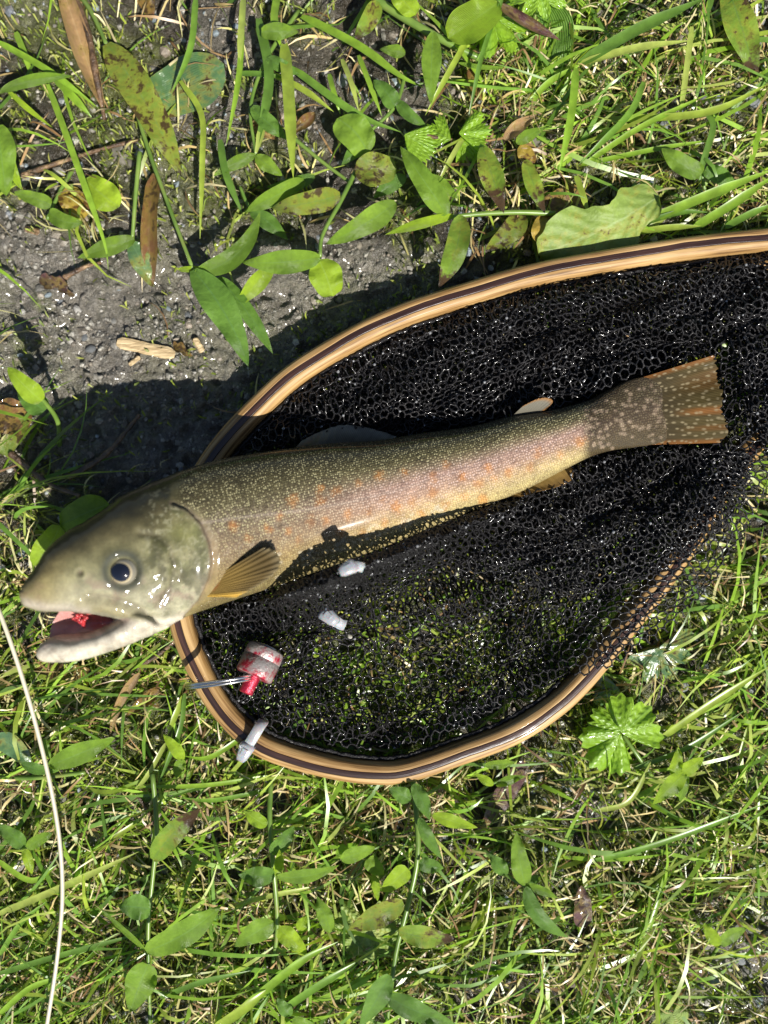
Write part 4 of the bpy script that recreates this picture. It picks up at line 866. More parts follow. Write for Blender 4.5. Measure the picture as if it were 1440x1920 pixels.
 ('forked_weed', 'light green weed with narrow forked leaves below the lobed leaf', 'plant', [([(1280, 1500, .3), (1268, 1450, .9)], 4)], [(1285, 1450, 1224, 1508, 48, 'b', 1.2, 1.0), (1262, 1455, 1272, 1400, 34, 'b', 1.2, 1.4), (1275, 1450, 1320, 1420, 40, 'b', 1.2, 1.2), (1285, 1450, 1275, 1505, 30, 'g', 1.0, .8)]),
 ('hoop_side_weed', 'small leafy sprout in front of the dark red leaf', 'plant', [([(880, 1500, .4), (920, 1470, 1.0), (960, 1460, 1.1)], 3.5)], [(910, 1435, 968, 1428, 26, 'g', 1.1, 1.1), (930, 1472, 985, 1455, 26, 'g', 1.2, 1.2), (925, 1472, 890, 1450, 24, 'b', 1.0, 1.0)]),
 ('bottom_edge_sprout', 'short sprout with one green leaf beside a purple leafed stem', 'plant', [([(540, 1925, .3), (545, 1905, .9)], 4)], [(545, 1905, 520, 1870, 36, 'd', 1.2, 1.2), (548, 1912, 600, 1930, 34, 'g', 1.0, .9)]),
]
PL += [
 ('shaded_runner', 'leafy runner with narrow leaves behind the wide upright blade', 'plant', [([(560, 20, .5), (500, 110, 1.0), (470, 200, 1.2), (480, 290, 1.2)], 4)], [(500, 110, 560, 140, 40, 'd', 1.3, 1.2), (472, 200, 540, 262, 46, 'd', 1.3, 1.1), (490, 60, 560, 60, 44, 'g', 1.3, 1.2, OV), (478, 290, 400, 330, 36, 'g', 1.3, 1.1), (480, 292, 530, 330, 40, 'g', 1.2, 1.0)]),
 ('tangled_weed', 'tangle of dark leaves under the runner stem and lobed leaves', 'plant', [([(760, 140, .4), (740, 200, .9), (690, 250, 1.0)], 4)], [(740, 200, 700, 150, 44, 'd', 1.1, 1.2, OV), (745, 190, 800, 236, 36, 'd', 1.0, .9), (690, 250, 640, 310, 40, 'd', 1.0, .8), (760, 330, 700, 372, 44, 'd', 1.0, 1.0), (800, 330, 860, 372, 40, 'g', 1.0, 1.0), (760, 100, 712, 92, 36, 'g', 1.0, 1.0)]),
 ('corner_weed', 'small weed with pointed leaves beside the cream line end', 'plant', [([(20, 1560, .4), (50, 1590, .9)], 4)], [(48, 1588, -10, 1545, 46, 'd', 1.0, 1.0), (50, 1590, 100, 1560, 34, 'g', 1.0, 1.0), (46, 1592, 60, 1640, 30, 'b', .9, .8)]),
 ('pebble_weed', 'weed with rounded leaves beside the dark brown leaf pair', 'plant', [([(1330, 1800, .3), (1350, 1770, .9)], 4)], [(1350, 1770, 1400, 1740, 34, 'g', 1.0, 1.0, OV), (1350, 1772, 1320, 1730, 30, 'b', 1.0, 1.0, OV)]),
]
for p_ in PL: plant(*p_)

# lobed, toothed leaves
def lobed_leaf(parent, cx_, cy_, r, ang, z, lobes, seed, mat, cut=.45, tooth=.08, nt=34, span=5.2, tilt=(0, 0), name='leaf'):
    rr = np.random.default_rng(seed); k = 120; n = 10
    a = np.linspace(-span / 2, span / 2, k); q = np.abs(np.cos(a * lobes / span * np.pi - (0 if lobes % 2 else math.pi / 2)))
    R_ = r * (1 - cut + cut * q ** .7) * (1 - .12 * np.abs(a) / span) * (1 + tooth * np.abs(((a * nt / span) % 1) - .5) * 2 - tooth) * (1 + .06 * np.sin(a * 2 + seed))
    R_ *= np.clip((span / 2 - np.abs(a)) * 6 + .35, 0, 1)
    s = np.linspace(.02, 1, n)[:, None]; X = R_ * s * np.cos(a); Y = R_ * s * np.sin(a)
    Z = z * .01 + .10 * r * K * (s ** 2) * np.sin(a * lobes / span * 2 * np.pi + seed) + .07 * r * K * fbm(X / r * 3 + seed, Y / r * 3, seed) + (tilt[0] * X + tilt[1] * Y) * K - .12 * r * K * s ** 2
    c, sn = math.cos(ang), math.sin(ang)
    v = P(cx_ + X * c - Y * sn, cy_ + X * sn + Y * c, np.maximum(Z, .002)).reshape(-1, 3)
    uv = np.stack(np.broadcast_arrays(s, (a / span + .5) + 0 * s), -1).reshape(-1, 2)
    return mk(name, v, grid_faces(n, k), mat, parent, uv=uv)
o = thing('lobed_weed', 'bright green three lobed toothed leaf with wet shine beside the hoop', 'plant', P(1170, 1390, 0).tolist())
v, f = tube(P(np.array([1240, 1205, 1168]), np.array([1480, 1430, 1378]), np.array([.002, .008, .014])), 4 * K, 7); mk('stem', v, f, 'stem', o)
KW = dict(cut=.16, nt=9, tooth=.1)
lobed_leaf(o, 1168, 1372, 72, -2.5, 1.6, 3, 3, 'leaf_lobed', span=1.7, **KW); lobed_leaf(o, 1166, 1376, 82, -.75, 1.9, 3, 5, 'leaf_lobed', span=2.5, **KW); lobed_leaf(o, 1164, 1374, 84, 2.3, 1.4, 3, 8, 'leaf_lobed', span=2.2, **KW)
o = thing('mugwort', 'bright lobed leaf in full sun above the dark shaded leaf', 'plant', P(930, 40, 0).tolist())
v, f = tube(P(np.array([980, 960, 925]), np.array([-30, 0, 30]), np.array([.002, .008, .012])), 4 * K, 7); mk('stem', v, f, 'stem', o)
lobed_leaf(o, 925, 30, 80, 1.75, 1.4, 5, 21, 'leaf_lobed', span=3.6); lobed_leaf(o, 1010, -20, 62, 1.3, 1.6, 5, 23, 'leaf_lobed', span=3.6)
o = thing('strawberry_sprout', 'small bright crinkled toothed leaves on a reddish stalk', 'plant', P(850, 275, 0).tolist())
v, f = tube(P(np.array([850, 846, 800]), np.array([300, 262, 255]), np.array([.002, .01, .013])), 3.5 * K, 7); mk('stem', v, f, 'dry_stem', o)
for a_ in ((758, 252, 72, .5, 1.5, 1, 31), (860, 250, 62, -.1, 1.5, 3, 33), (846, 262, 60, -2.7, 1.2, 3, 35), (862, 258, 54, .9, 1.1, 3, 36)): lobed_leaf(o, *a_[:6], a_[6], 'leaf_lobed', cut=.2, span=1.9, nt=14, tooth=.14)
o = thing('crenate_weed', 'pale round scalloped leaf under dark stiltgrass leaves', 'plant', P(690, 1770, 0).tolist())
lobed_leaf(o, 688, 1740, 66, 1.5, 1.0, 9, 41, 'leaf_matt', cut=.14, span=5.6)
o = thing('shaded_lobed_weed', 'green lobed leaf partly hidden under the edge of the mesh bag', 'plant', P(1240, 1240, 0).tolist())
lobed_leaf(o, 1235, 1215, 72, 1.1, .7, 5, 43, 'leaf_wet', span=3.8); lobed_leaf(o, 1160, 1290, 56, 2.6, .7, 3, 44, 'leaf_wet', span=2.8)
o = thing('crenate_sprout', 'tiny pale rounded leaf at a bare stony patch', 'plant', P(1260, 1905, 0).tolist())
lobed_leaf(o, 1262, 1900, 30, 1.2, .9, 5, 47, 'leaf_matt', cut=.15, span=5)

# fallen leaves, each one a thing
FALL = [
 ('glossy wet brown leaf lying under the trout jaw', (60, 1250), (190, 1268), 58, 'n', .5, .6, {}),
 ('curled brown leaf scrap beside the wooden hoop', (300, 1290), (235, 1345), 34, 'n', .6, .6, dict(curl=.5)),
 ('tan withered strip leaf hanging below brown scraps', (262, 1262), (206, 1380), 26, 't', 1.2, .6, dict(curl=.4)),
 ('tan crumpled leaf beside the fishing line', (-5, 1270), (25, 1320), 40, 't', .5, .4, {}),
 ('curled purple brown leaf lying over a lobed leaf', (935, 8), (1052, 76), 34, 'p', 1.7, 1.4, dict(curl=.8)),
 ('tan folded leaf near the yellow sprout', (945, 262), (1008, 214), 36, 't', 1.2, 1.2, dict(curl=.6)),
 ('orange yellow leaf scrap on the withered sprout', (975, 272), (1002, 306), 30, 'y', 1.1, .9, O),
 ('rust red pointed leaf scrap on grey soil', (262, -20), (285, 40), 44, 'n', .6, .5, {}),
 ('yellow and brown rotting leaf between seedlings', (120, 352), (156, 412), 50, 'y', .6, .5, O),
 ('reddish purple rounded leaf lying in thin grass', (1092, 1738), (1090, 1660), 46, 'p', .9, 1.0, OV),
 ('dark red wet leaf half under the hoop', (985, 1430), (900, 1560), 58, 'p', .4, .4, {}),
 ('dark brown leaf pair beside pale gravel', (1290, 1770), (1318, 1838), 44, 'p', .6, .6, O),
 ('dark red brown mud soaked leaf on bare soil', (75, 520), (140, 556), 48, 'p', .35, .45, dict(curl=.5, jag=.6, prof='ovate')),
 ('brown scrap on the mud beside the cut wood chip', (326, 640), (362, 668), 30, 'n', .4, .5, dict(curl=.7, jag=.6)),
 ('dull brown leaf in the trout shadow', (-10, 770), (60, 790), 70, 'n', .6, .7, O),
 ('olive speckled leaf at the edge of the shadow', (45, 780), (-5, 850), 60, 's', .7, .6, O),
 ('brown dried leaf under the scorched stiltgrass leaf', (880, 130), (905, 190), 34, 'n', .8, .7, dict(curl=.6)),
 ('long folded tan leaf draped over the dead stalk', (118, -20), (196, 208), 52, 't', 1.3, 1.0, dict(curl=.7, prof='ovate')),
 ('crumpled tan leaf on dark soil near the grass runners', (470, 230), (520, 262), 34, 't', .7, .6, dict(curl=.6)),
 ('brown curled leaf beside the wide grass blade', (590, 212), (545, 250), 34, 'n', .7, .6, dict(curl=.7)),
 ('dark brown leaf lying by stiltgrass stems', (395, 1600), (440, 1590), 40, 'p', .5, .5, O),
 ('rusty leaf flake half buried in grass roots', (560, 1605), (600, 1592), 26, 'n', .7, .6, {}),
 ('brown leaf shadowed by the pale leaf', (1010, 400), (1100, 360), 60, 'n', .4, .4, O),
]
for lab, a_, b_, w, kd, z0, z1, kw in FALL:
    sd[0] += 1; v, f, uv = leaf_geo(a_, b_, w, z0, z1, sd[0], n=18, m=9, arch=.08, **{k_: q for k_, q in kw.items() if k_ != 'prof'}, prof=kw.get('prof', 'lance'))
    tag(mk('fallen_leaf', v, f, KIND[kd], uv=uv, base=P(*a_, .002)), lab, 'leaf')

# cut wood chip + wood crumbs
def sliver(name, label, a_, b_, w, h, z, mat, seed, cat):
    r = np.random.default_rng(seed); n = 14; t = np.linspace(0, 1, n); A_ = np.array(a_, float); B_ = np.array(b_, float); d = B_ - A_; nn = np.array([-d[1], d[0]]) / np.hypot(*d)
    prof = [(-1, -1), (1, -1), (1, .4), (.6, 1), (-.6, 1), (-1, .5)]; V_ = []
    for i in range(n):
        e_ = min(1, .55 + min(t[i], 1 - t[i]) * 8); c = A_ + d * t[i]
        for q, s in prof:
            ww = w / 2 * e_ * (1 + r.normal(0, .05)); V_.append(P(c[0] + nn[0] * q * ww, c[1] + nn[1] * q * ww, z + h * s * .5 * (e_ * .5 + .5) + r.normal(0, .00008)))
    k = len(prof); f = grid_faces(n, k, True)
    V_.append(P(*A_, z)); V_.append(P(*B_, z)); j = np.arange(k)
    f3 = np.vstack([np.stack([np.full(k, n * k), (j + 1) % k, j], 1), np.stack([np.full(k, n * k + 1), (n - 1) * k + j, (n - 1) * k + (j + 1) % k], 1)])
    return tag(mk(name, np.array(V_), [f, f3], mat, base=P(*a_, .001), smooth=False), label, cat)
sliver('wood_chip', 'pale flat wood chip lying on bare grey mud', (219, 641), (328, 665), 22, .0018, .0042, 'raw_wood', 3, 'wood chip')
sliver('wood_splinter', 'short pale splinter on the mud beneath the wood chip', (242, 684), (262, 669), 9, .002, .0035, 'raw_wood', 5, 'wood chip')
sliver('wood_crumb', 'pale crumbling wood bit beside a brown scrap', (364, 634), (380, 660), 12, .002, .004, 'raw_wood', 7, 'wood chip')
sliver('wood_fragment', 'small reddish wood fragment below the seedlings', (46, 428), (74, 436), 12, .002, .0035, 'dry_stem', 9, 'wood chip')
# stalks
def stalk(label, pts, r0, mat, k=7):
    p = spline(pts, 40); v, f = tube(P(p[:, 0], p[:, 1], p[:, 2] * .01), r0 * K * np.linspace(1, .6, 40) * (1 + .9 * (fbm(np.arange(40) / 3, np.zeros(40), int(pts[0][0]) + 5) - .5)), k)
    return tag(mk('dead_stalk', v, f, mat, base=P(pts[0][0], pts[0][1], 0)), label, 'stalk')
stalk('thick brown dead stalk lying across the long blotched leaf', [(135, -20, 1.2), (165, 60, 1.4), (180, 140, 1.5), (196, 225, .8)], 7, 'dry_stem')
stalk('dark wet twig on the mud below the pale leaf', [(118, 522, .5), (160, 500, .6), (190, 492, .5)], 5, 'dry_stem')
stalk('reddish brown twig running from the shadow to the hoop', [(240, 1262, .7), (300, 1225, .9), (335, 1195, .9)], 5, 'dry_stem')
stalk('straw coloured twig crossing the trout shadow', [(130, 895, .6), (200, 850, .9), (262, 778, 1.3)], 6, 'dry_stem')
stalk('broken pale stalk beside the trout head', [(20, 850, .8), (90, 905, .9), (150, 930, .9)], 6, 'dry_stem')
stalk('reddish creeping root on dark soil beneath the blotched leaf', [(40, 330, .5), (110, 305, .6), (190, 280, .6), (260, 262, .5)], 4.5, 'dry_stem')
stalk('black crooked twig lying in the lower grass', [(250, 1480, .9), (276, 1520, 1.0), (285, 1545, .8)], 4.5, 'dry_stem')
sd[0] += 1; v, f, uv = leaf_geo((292, 325), (288, 535), 30, 1.0, .6, sd[0], 'strap', n=26, bend=-.06, curl=.6)
tag(mk('withered_blade', v, f, 'leaf_brown', uv=uv, base=P(292, 325, 0)), 'glossy brown withered grass blade drooping onto the mud', 'leaf')

# ------------------------------------------------------------------ grass
def ribbon(path, w, fold=.25):
    """one grass blade, three vertices across"""
    n = len(path); t_, s_, u_ = frames(path); w = np.broadcast_to(w, (n,))[:, None]
    v = np.stack([path - s_ * w / 2 + u_ * w * fold, path, path + s_ * w / 2 + u_ * w * fold], 1).reshape(-1, 3)
    return v, grid_faces(n, 3)
GREENS = np.array([[.19, .32, .03], [.14, .26, .035], [.26, .34, .045], [.10, .19, .03], [.30, .36, .08], [.21, .34, .035]])
def tuft(label, blades, root):
    o = thing('grass_tuft', label, 'grass tuft', P(root[0], root[1], 0).tolist())
    for i, (pts, w, z) in enumerate(blades):
        q = spline(np.array(pts, float), 22); t = np.linspace(0, 1, 22); z0, z1, z2 = z
        zz = (1 - t) ** 2 * z0 + 2 * t * (1 - t) * z1 + t ** 2 * z2
        pr = np.clip(t * 5 + .55, 0, 1) * np.clip((1 - t) * 2.6, 0.02, 1) ** .8
        v, f = ribbon(P(q[:, 0], q[:, 1], zz * .01), w * K * pr * 1.15, .22)
        mk('blade', v, f, 'grass', o, col=np.tile(GREENS[(i + len(label)) % 6] * .95, (len(v), 1)))
tuft('arching wide grass blades above the pale leaf', [([(1087, 120), (1190, 60), (1325, -5)], 18, (1, 2.4, 2.6)), ([(1087, 120), (1190, 92), (1296, 76)], 12, (1, 2.2, 1.6)), ([(978, 216), (1024, 160), (1087, 120)], 10, (.4, 1.2, 1.2)), ([(1080, 128), (1070, 220), (1048, 324)], 12, (1.4, 2, 1.2)), ([(1207, 154), (1177, 217), (1084, 310)], 10, (1.2, 1.8, .8)), ([(1080, 330), (1090, 360), (1104, 404)], 10, (1, 1.4, 1.0))], (1060, 140))
tuft('long bright grass blades fanning beside the gravel', [([(1140, 226), (1324, 212), (1446, 155)], 12, (.8, 1.8, 2)), ([(1324, 214), (1336, 240), (1316, 311), (1310, 358)], 10, (1.4, 1.6, .8)), ([(1297, 50), (1277, 200), (1268, 246)], 9, (1.6, 1.6, .8)), ([(1100, 305), (1200, 240), (1330, 175)], 9, (.8, 1.6, 1.4)), ([(1090, 310), (1230, 280), (1340, 262)], 8, (.6, 1.4, 1.2))], (1200, 225))
tuft('thick grass blades leaning along the upper side of the hoop', [([(1215, 414), (1330, 366), (1450, 318)], 15, (.8, 1.9, 2)), ([(1300, 428), (1370, 385), (1450, 330)], 14, (.8, 1.9, 2)), ([(1360, 426), (1400, 405), (1450, 382)], 11, (1, 1.7, 1.8)), ([(1195, 436), (1250, 428), (1316, 424)], 10, (.8, 1.4, 1.2)), ([(1190, 425), (1270, 400), (1330, 398)], 9, (.6, 1.4, 1.2)), ([(1180, 440), (1230, 420), (1300, 360)], 8, (.6, 1.2, 1.0))], (1210, 430))
tuft('tuft with one wide upright blade over brown litter', [([(533, 83), (542, 180), (550, 334)], 18, (1.2, 2.6, 2.2)), ([(485, 35), (505, 153), (478, 292)], 15, (1, 2, 1.2)), ([(457, -5), (452, 70), (448, 134)], 10, (1.2, 2, 1.4)), ([(520, -5), (515, 40), (528, 92)], 12, (.6, 1.4, 1.2)), ([(455, 0), (449, 139), (424, 274)], 9, (1.2, 2.0, 1.0))], (510, 60))
tuft('crossing grass runners around the oval speckled leaves', [([(565, 31), (672, 87), (749, 142), (796, 165)], 13, (.8, 1.8, 1.2)), ([(547, 128), (669, 215), (752, 248)], 12, (1, 1.8, 1.2)), ([(509, 139), (570, 170), (626, 210)], 10, (.8, 1.5, 1)), ([(450, 139), (490, 140), (535, 147)], 9, (1, 1.4, 1)), ([(641, 111), (660, 160), (673, 210)], 8, (.8, 1.6, 1)), ([(672, 104), (690, 150), (716, 218)], 8, (.8, 1.6, 1)), ([(617, 139), (625, 170), (638, 214)], 8, (.8, 1.4, .8))], (600, 100))
tuft('slender grass blades rising beside the crinkled toothed leaves', [([(894, 45), (860, 104), (797, 217)], 9, (1.6, 2.2, 1.0)), ([(943, -5), (905, 100), (876, 232)], 7, (2, 2.4, 1.0)), ([(880, 240), (850, 290), (820, 345)], 8, (1.0, 1.6, .8))], (880, 120))
tuft('long thin grass blades lying over the upper mud', [([(90, 158), (135, 281), (194, 448), (203, 506)], 10, (1, 2.2, 1.0)), ([(-5, 78), (94, 135), (186, 204)], 10, (1.4, 1.8, .8)), ([(368, -5), (358, 90), (322, 176)], 10, (1.2, 1.9, 1)), ([(338, 152), (378, 215), (380, 300), (375, 450)], 9, (1.2, 2.0, .8)), ([(413, 262), (424, 326), (456, 405)], 11, (1.4, 1.8, 1.2)), ([(500, 198), (490, 250), (478, 294)], 12, (1.2, 1.6, 1.2)), ([(30, 60), (50, 110), (60, 150)], 10, (.8, 1.2, .8)), ([(105, 150), (140, 185), (172, 220)], 12, (.8, 1.2, .6))], (120, 160))
tuft('grass blades crossing below the split ring and cable tie', [([(347, 1302), (330, 1340), (314, 1378)], 9, (1.5, 1.9, 1.4)), ([(347, 1300), (337, 1371), (294, 1478)], 7, (1.6, 2.1, 1.2)), ([(311, 1394), (274, 1458), (238, 1496)], 7, (1.2, 1.6, .8)), ([(505, 1455), (382, 1472), (240, 1476)], 7, (1, 1.9, 1)), ([(452, 1384), (392, 1420), (345, 1418)], 8, (1.2, 1.7, 1.1)), ([(505, 1480), (400, 1500), (330, 1495)], 7, (1, 1.6, .8)), ([(260, 1540), (200, 1580), (150, 1625)], 8, (.8, 1.5, .8))], (340, 1420))
tuft('long flat grass blades sweeping across the lower grass', [([(450, 1893), (565, 1801), (634, 1766)], 13, (1, 2.1, 1.4)), ([(524, 1896), (600, 1845), (675, 1800)], 12, (1, 2.0, 1.3)), ([(405, 1925), (450, 1895), (505, 1852)], 15, (1.2, 2.0, 1.4)), ([(300, 1870), (380, 1840), (470, 1820)], 9, (1, 1.8, 1.2)), ([(440, 1700), (480, 1685), (600, 1660)], 8, (1, 1.6, 1.0))], (480, 1880))
tuft('long blades sweeping beneath the cream fishing line', [([(-5, 1826), (104, 1793), (276, 1747)], 9, (1.2, 1.7, 1)), ([(-5, 1714), (111, 1665), (260, 1597)], 11, (1, 1.6, 1.2)), ([(-5, 1612), (60, 1650), (110, 1620)], 9, (1, 1.5, 1)), ([(0, 1900), (60, 1850), (130, 1828)], 9, (1.4, 1.8, 1.2)), ([(0, 1790), (40, 1730), (88, 1690)], 8, (1, 1.5, 1.2))], (20, 1800))
tuft('loose bright grass blades beside the three lobed toothed leaf', [([(1110, 1614), (1237, 1580), (1445, 1503)], 9, (.8, 2.0, 1.6)), ([(1237, 1385), (1330, 1320), (1445, 1248)], 11, (.8, 2.0, 1.8)), ([(1190, 1440), (1290, 1400), (1400, 1330)], 8, (.8, 1.5, 1.4)), ([(1120, 1520), (1180, 1500), (1225, 1420)], 8, (.8, 1.4, 1)), ([(1200, 1780), (1230, 1700), (1250, 1620)], 8, (.8, 1.5, 1))], (1230, 1560))

# mass of small grass
def dens(px, py):
    d = np.full(np.shape(px), .0)
    bot = sstep(1080, 1260, py + 60 * (fbm(px / 120, py / 120, 2) - .5)); d = np.maximum(d, bot * (.18 + 1.0 * sstep(.40, .58, fbm(px / 105, py / 105, 12))))
    ur = sstep(820, 980, px) * sstep(560, 430, py); d = np.maximum(d, ur * (.12 + .9 * sstep(.42, .6, fbm(px / 110, py / 110, 14))))
    ul = sstep(1000, 800, px) * sstep(470, 380, py); d = np.maximum(d, ul * (.02 + .13 * sstep(.5, .68, fbm(px / 100, py / 100, 16))))
    lm = sstep(140, 40, px) * sstep(860, 920, py) * sstep(1200, 1100, py); d = np.maximum(d, lm * .7)
    innet = inside(px, py, BAG) & (py > 980); d = np.where(innet, .7 * sstep(300, 520, px), d)
    d = np.maximum(d, sstep(1250, 1420, px) * sstep(500, 800, py) * .8)
    out = (px < -40) | (px > 1480) | (py < -60) | (py > 1980)
    d = np.where(out, np.maximum(d, .5 * sstep(.35, .6, fbm(px / 130, py / 130, 19))), d)
    st = sstep(170, 70, np.hypot(px - 1400, py - 1790)); d = d * (1 - .8 * st)
    return np.clip(d, 0, 1.2)
def scatter(n, f, x0=-800, x1=2240, y0=-900, y1=2820):
    X = []; Y = []; c = 0
    while c < n:
        a = rng.uniform(x0, x1, n * 2); b_ = rng.uniform(y0, y1, n * 2); inn = (a > -90) & (a < 1530) & (b_ > -90) & (b_ < 2010)
        k = rng.uniform(0, 1.2, n * 2) < f(a, b_) * np.where(inn, 1, .28); X.append(a[k]); Y.append(b_[k]); c += k.sum()
    return np.concatenate(X)[:n], np.concatenate(Y)[:n]
def field(name, n, f, Lr, Wr, zr, cols, mat, label, cat, seg=6, lean=1.0, zcap=None, angle=None):
    X, Y = scatter(n, f); x0 = (X - 720) * K; y0 = (960 - Y) * K; z0 = gh(x0, y0)
    L = rng.uniform(*Lr, n) ** 1.0 * K; W = rng.uniform(*Wr, n) * K
    th = rng.uniform(0, 2 * np.pi, n)
    if angle is not None:
        al = rng.random(n) < .62; th = np.where(al, angle + rng.normal(0, .45, n) + np.pi * (rng.random(n) < .25), th)
    bend = rng.normal(0, .7, n); hz = rng.uniform(*zr, n)
    innet = sdist(X, Y, BAG) < 12
    hz = np.where(innet, np.minimum(hz, .0035), hz); L = np.where(innet, np.minimum(L, 70 * K), L)
    hd, _ = poly_dist(X, Y, HOOP2); hz = np.where(hd < 70, np.minimum(hz, .006), hz)
    t = np.linspace(0, 1, seg)[None]; a = th[:, None] + bend[:, None] * t
    dx_ = np.cos(a) * L[:, None] / (seg - 1); dy_ = np.sin(a) * L[:, None] / (seg - 1)
    px_ = x0[:, None] + np.cumsum(dx_, 1) - dx_; py_ = y0[:, None] + np.cumsum(dy_, 1) - dy_
    peak = rng.uniform(.4, .9, n)[:, None]
    zz = z0[:, None] + .0005 + hz[:, None] * np.sin(np.clip(t / peak, 0, 2) * np.pi / 2) + rng.uniform(0, .004, n)[:, None] * t
    zz = np.maximum(zz, gh(px_, py_) + .0006)
    path = np.stack([px_, py_, zz], -1)
    tn = np.gradient(path, axis=1); tn /= np.linalg.norm(tn, axis=2)[..., None] + 1e-12
    s = np.cross(tn, [0, 0, 1.0]); s /= np.linalg.norm(s, axis=2)[..., None] + 1e-9; u = np.cross(s, tn)
    roll = (rng.normal(0, .55, n)[:, None] + rng.normal(0, .5, n)[:, None] * t)[..., None]; s = s * np.cos(roll) + u * np.sin(roll)
    w = (W[:, None] * np.clip((1 - t) * 2.2, .05, 1) * np.clip(t * 4 + .6, 0, 1))[..., None]
    v = np.stack([path - s * w / 2, path + s * w / 2], 2).reshape(n, seg * 2, 3)
    fg = grid_faces(seg, 2); fs_ = (np.arange(n)[:, None, None] * seg * 2 + fg[None]).reshape(-1, 4)
    ci = cols[rng.integers(0, len(cols), n)] * rng.uniform(.7, 1.25, n)[:, None]
    col = np.repeat(ci[:, None], seg * 2, 1).reshape(-1, 3)
    return tag(mk(name, v.reshape(-1, 3), fs_, mat, col=np.clip(col, 0, 1)), label, cat, kind='stuff')
STRAW = np.array([[.42, .34, .16], [.34, .25, .11], [.48, .42, .24], [.24, .15, .07], [.38, .35, .14], [.14, .08, .035], [.40, .38, .18]])
field('grass', 4300, dens, (70, 300), (3.2, 9), (.002, .012), GREENS, 'grass', 'fine bright green grass growing around the net', 'grass', angle=.45)
field('low_grass', 6000, dens, (18, 75), (1.8, 4.5), (.001, .008), GREENS * np.array([1.25, 1.05, 1.3]), 'grass', 'short green grass shoots between the long blades', 'grass', seg=5)
field('dry_grass', 13000, lambda a, b_: np.clip(dens(a, b_) * .9 + .07 + .03 * ((b_ < 450)), 0, 1.1) * (1 - .9 * sstep(20, -50, sdist(a, b_, MUD))) * np.where(inside(a, b_, BAG), .25, 1), (18, 120), (1.6, 5), (.0008, .009), STRAW, 'straw', 'dead straw coloured grass litter on the soil', 'litter', seg=5)
def mossd(a, b_): return sstep(.36, .54, fbm(a / 110, b_ / 110, 57)) * (1 - sstep(30, -60, sdist(a, b_, MUD)) * .7) * np.where(b_ > 1150, 1.2, .7)
field('moss', 32000, mossd, (5, 15), (2.5, 5), (.001, .0045), np.array([[.22, .27, .04], [.16, .21, .03], [.28, .31, .07], [.11, .15, .03]]), 'moss', 'yellow green moss cushions on the damp soil', 'moss', seg=3)

# crumbs of wet soil on the mud
def crumbd(a, b_): return np.clip(1.2 * sstep(50, -20, sdist(a, b_, MUD)) * (.35 + sstep(.4, .6, fbm(a / 60, b_ / 60, 91))) + .3 * (b_ < 450), 0, 1.2)
n = 9000; X, Y = scatter(n, crumbd); r = np.exp(rng.normal(math.log(2.4), .5, n)) * K; v0, f0 = ICO[1]
jit = 1 + rng.normal(0, .2, (n, len(v0), 1)); vv = v0[None] * jit * rng.uniform(.7, 1.25, (n, 1, 3)) * np.array([1, 1, .8])
xx = (X - 720) * K; yy = (960 - Y) * K; vv = vv * r[:, None, None] + np.stack([xx, yy, gh(xx, yy) + r * .1], 1)[:, None]
mc_ = np.array([[.17, .16, .14], [.13, .12, .10], [.20, .19, .165], [.15, .13, .105]])[rng.integers(0, 4, n)] * rng.uniform(.7, 1.2, n)[:, None]
tag(mk('soil_crumbs', vv.reshape(-1, 3), (np.arange(n)[:, None, None] * len(v0) + f0[None]).reshape(-1, 3), 'stone', smooth=False, col=np.repeat(mc_, len(v0), 0)), 'crumbs of wet grey soil scattered over the mud', 'soil', kind='stuff')
# gravel (fine, uncountable) and single pebbles
def stone_cols(n): 
    base = np.array([[.16, .17, .18], [.22, .21, .19], [.11, .12, .135], [.28, .27, .25], [.18, .15, .12], [.14, .17, .19]]); return base[rng.integers(0, 6, n)] * rng.uniform(.6, 1.3, n)[:, None]
def graveld(a, b_): return np.clip(.25 + .9 * sstep(.5, .66, fbm(a / 130, b_ / 130, 41)) + sstep(200, 80, np.hypot(a - 1400, b_ - 1790)) + .5 * sstep(1250, 1400, a), 0, 1.2) * (1 - .88 * sstep(20, -40, sdist(a, b_, MUD)))
n = 5200; X, Y = scatter(n, graveld); r = np.exp(rng.normal(math.log(4.5), .42, n)) * K; v0, f0 = ICO[1]
jit = 1 + rng.normal(0, .14, (n, len(v0), 1)); sc_ = np.stack([rng.uniform(.8, 1.3, n), rng.uniform(.7, 1.1, n), rng.uniform(.45, .8, n)], 1)
an = rng.uniform(0, 6.28, n); vv = v0[None] * jit * sc_[:, None]; rx = vv[..., 0] * np.cos(an)[:, None] - vv[..., 1] * np.sin(an)[:, None]; ry = vv[..., 0] * np.sin(an)[:, None] + vv[..., 1] * np.cos(an)[:, None]
xx = (X - 720) * K; yy = (960 - Y) * K; vv = np.stack([rx, ry, vv[..., 2]], -1) * r[:, None, None] + np.stack([xx, yy, gh(xx, yy) + r * .15], 1)[:, None]
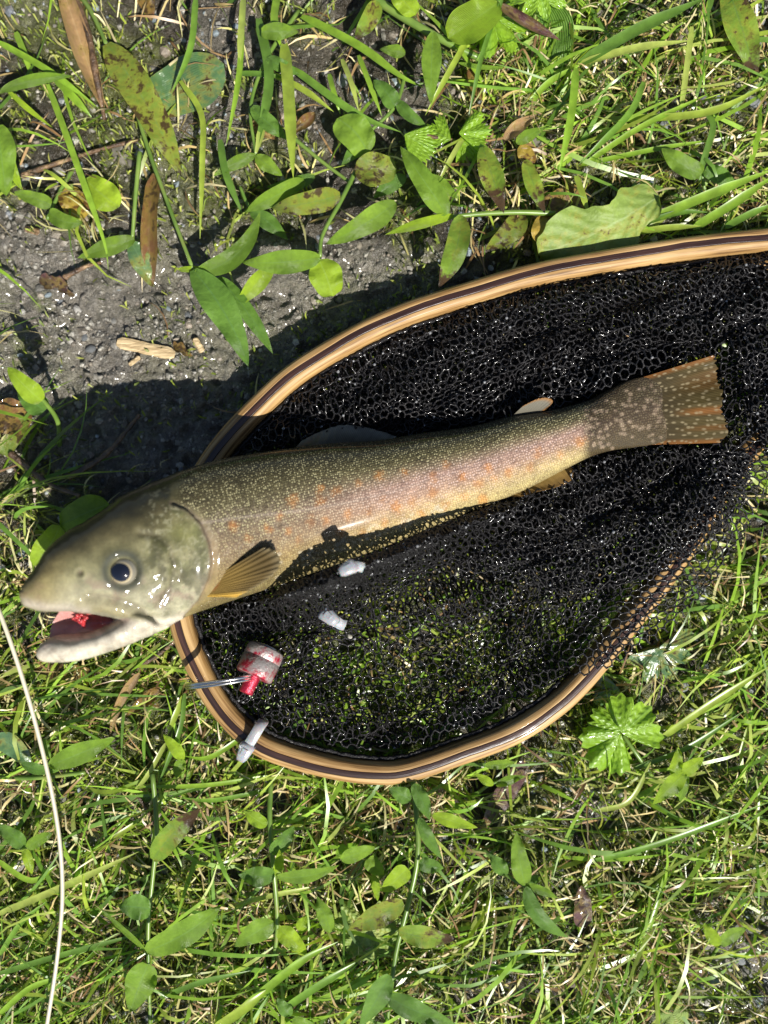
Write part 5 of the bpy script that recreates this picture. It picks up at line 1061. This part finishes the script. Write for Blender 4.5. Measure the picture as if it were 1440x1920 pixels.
tag(mk('gravel', vv.reshape(-1, 3), (np.arange(n)[:, None, None] * len(v0) + f0[None]).reshape(-1, 3), 'stone', smooth=False, col=np.repeat(stone_cols(n), len(v0), 0)), 'fine wet grey gravel and grit in the soil', 'gravel', kind='stuff')
protos = []
for i in range(6):
    v0, f0 = ICO[2]; rr = np.random.default_rng(50 + i); nz = 1 + .16 * np.array([math.sin(3 * q[0] + i) + math.sin(4 * q[1] + 2 * i) + math.sin(3.3 * q[2] + i) for q in v0]) * .6 + rr.normal(0, .03, len(v0))
    v = v0 * nz[:, None] * np.array([1.15, .9, .6]); me = mk('pebble', v, f0, 'stone', smooth=False, col=np.tile(stone_cols(1), (len(v), 1)))
    protos.append(me.data); bpy.data.objects.remove(me)
ZONES = [('rounded wet pebble in the gravel beside the browning leaf', 'pebbles beside the browning leaf', 14, (1370, 1436, 5, 200), (7, 14)), ('wet stone bedded in the bare patch near the tiny pale leaf', 'stones of the bare patch', 16, (1300, 1436, 1690, 1880), (7, 13)),
         ('grey pebble among roots beside the fishing line', 'pebbles beside the fishing line', 14, (8, 230, 1480, 1640), (7, 13)), ('small stone set in the grey mud around the wood chip', 'stones in the mud', 14, (30, 420, 540, 690), (5, 9)),
         ('grey pebble between grass blades beside the lobed leaf', 'pebbles by the lobed leaf', 12, (1240, 1436, 1270, 1480), (6, 11)), ('wet pebble under the arching wide grass blades', 'pebbles under the grass', 12, (1080, 1340, 60, 260), (6, 10))]
for lab, grp, n, (xa, xb, ya, yb), (ra_, rb_) in ZONES:
    got = []
    while len(got) < n:
        a, b_ = rng.uniform(xa, xb), rng.uniform(ya, yb); r = rng.uniform(ra_, rb_)
        if all(math.hypot(a - g_[0], b_ - g_[1]) > (r + g_[2]) * 1.25 for g_ in got): got.append((a, b_, r))
    for a, b_, r in got:
        o = bpy.data.objects.new('pebble', protos[rng.integers(0, 6)]); sc.collection.objects.link(o)
        p = P(a, b_, 0.0); o.location = (p[0], p[1], float(gh(p[0], p[1])) + r * K * .25); o.scale = (r * K,) * 3; o.rotation_euler = (rng.uniform(-.3, .3), rng.uniform(-.3, .3), rng.uniform(0, 6.28)); tag(o, lab, 'pebble', grp)
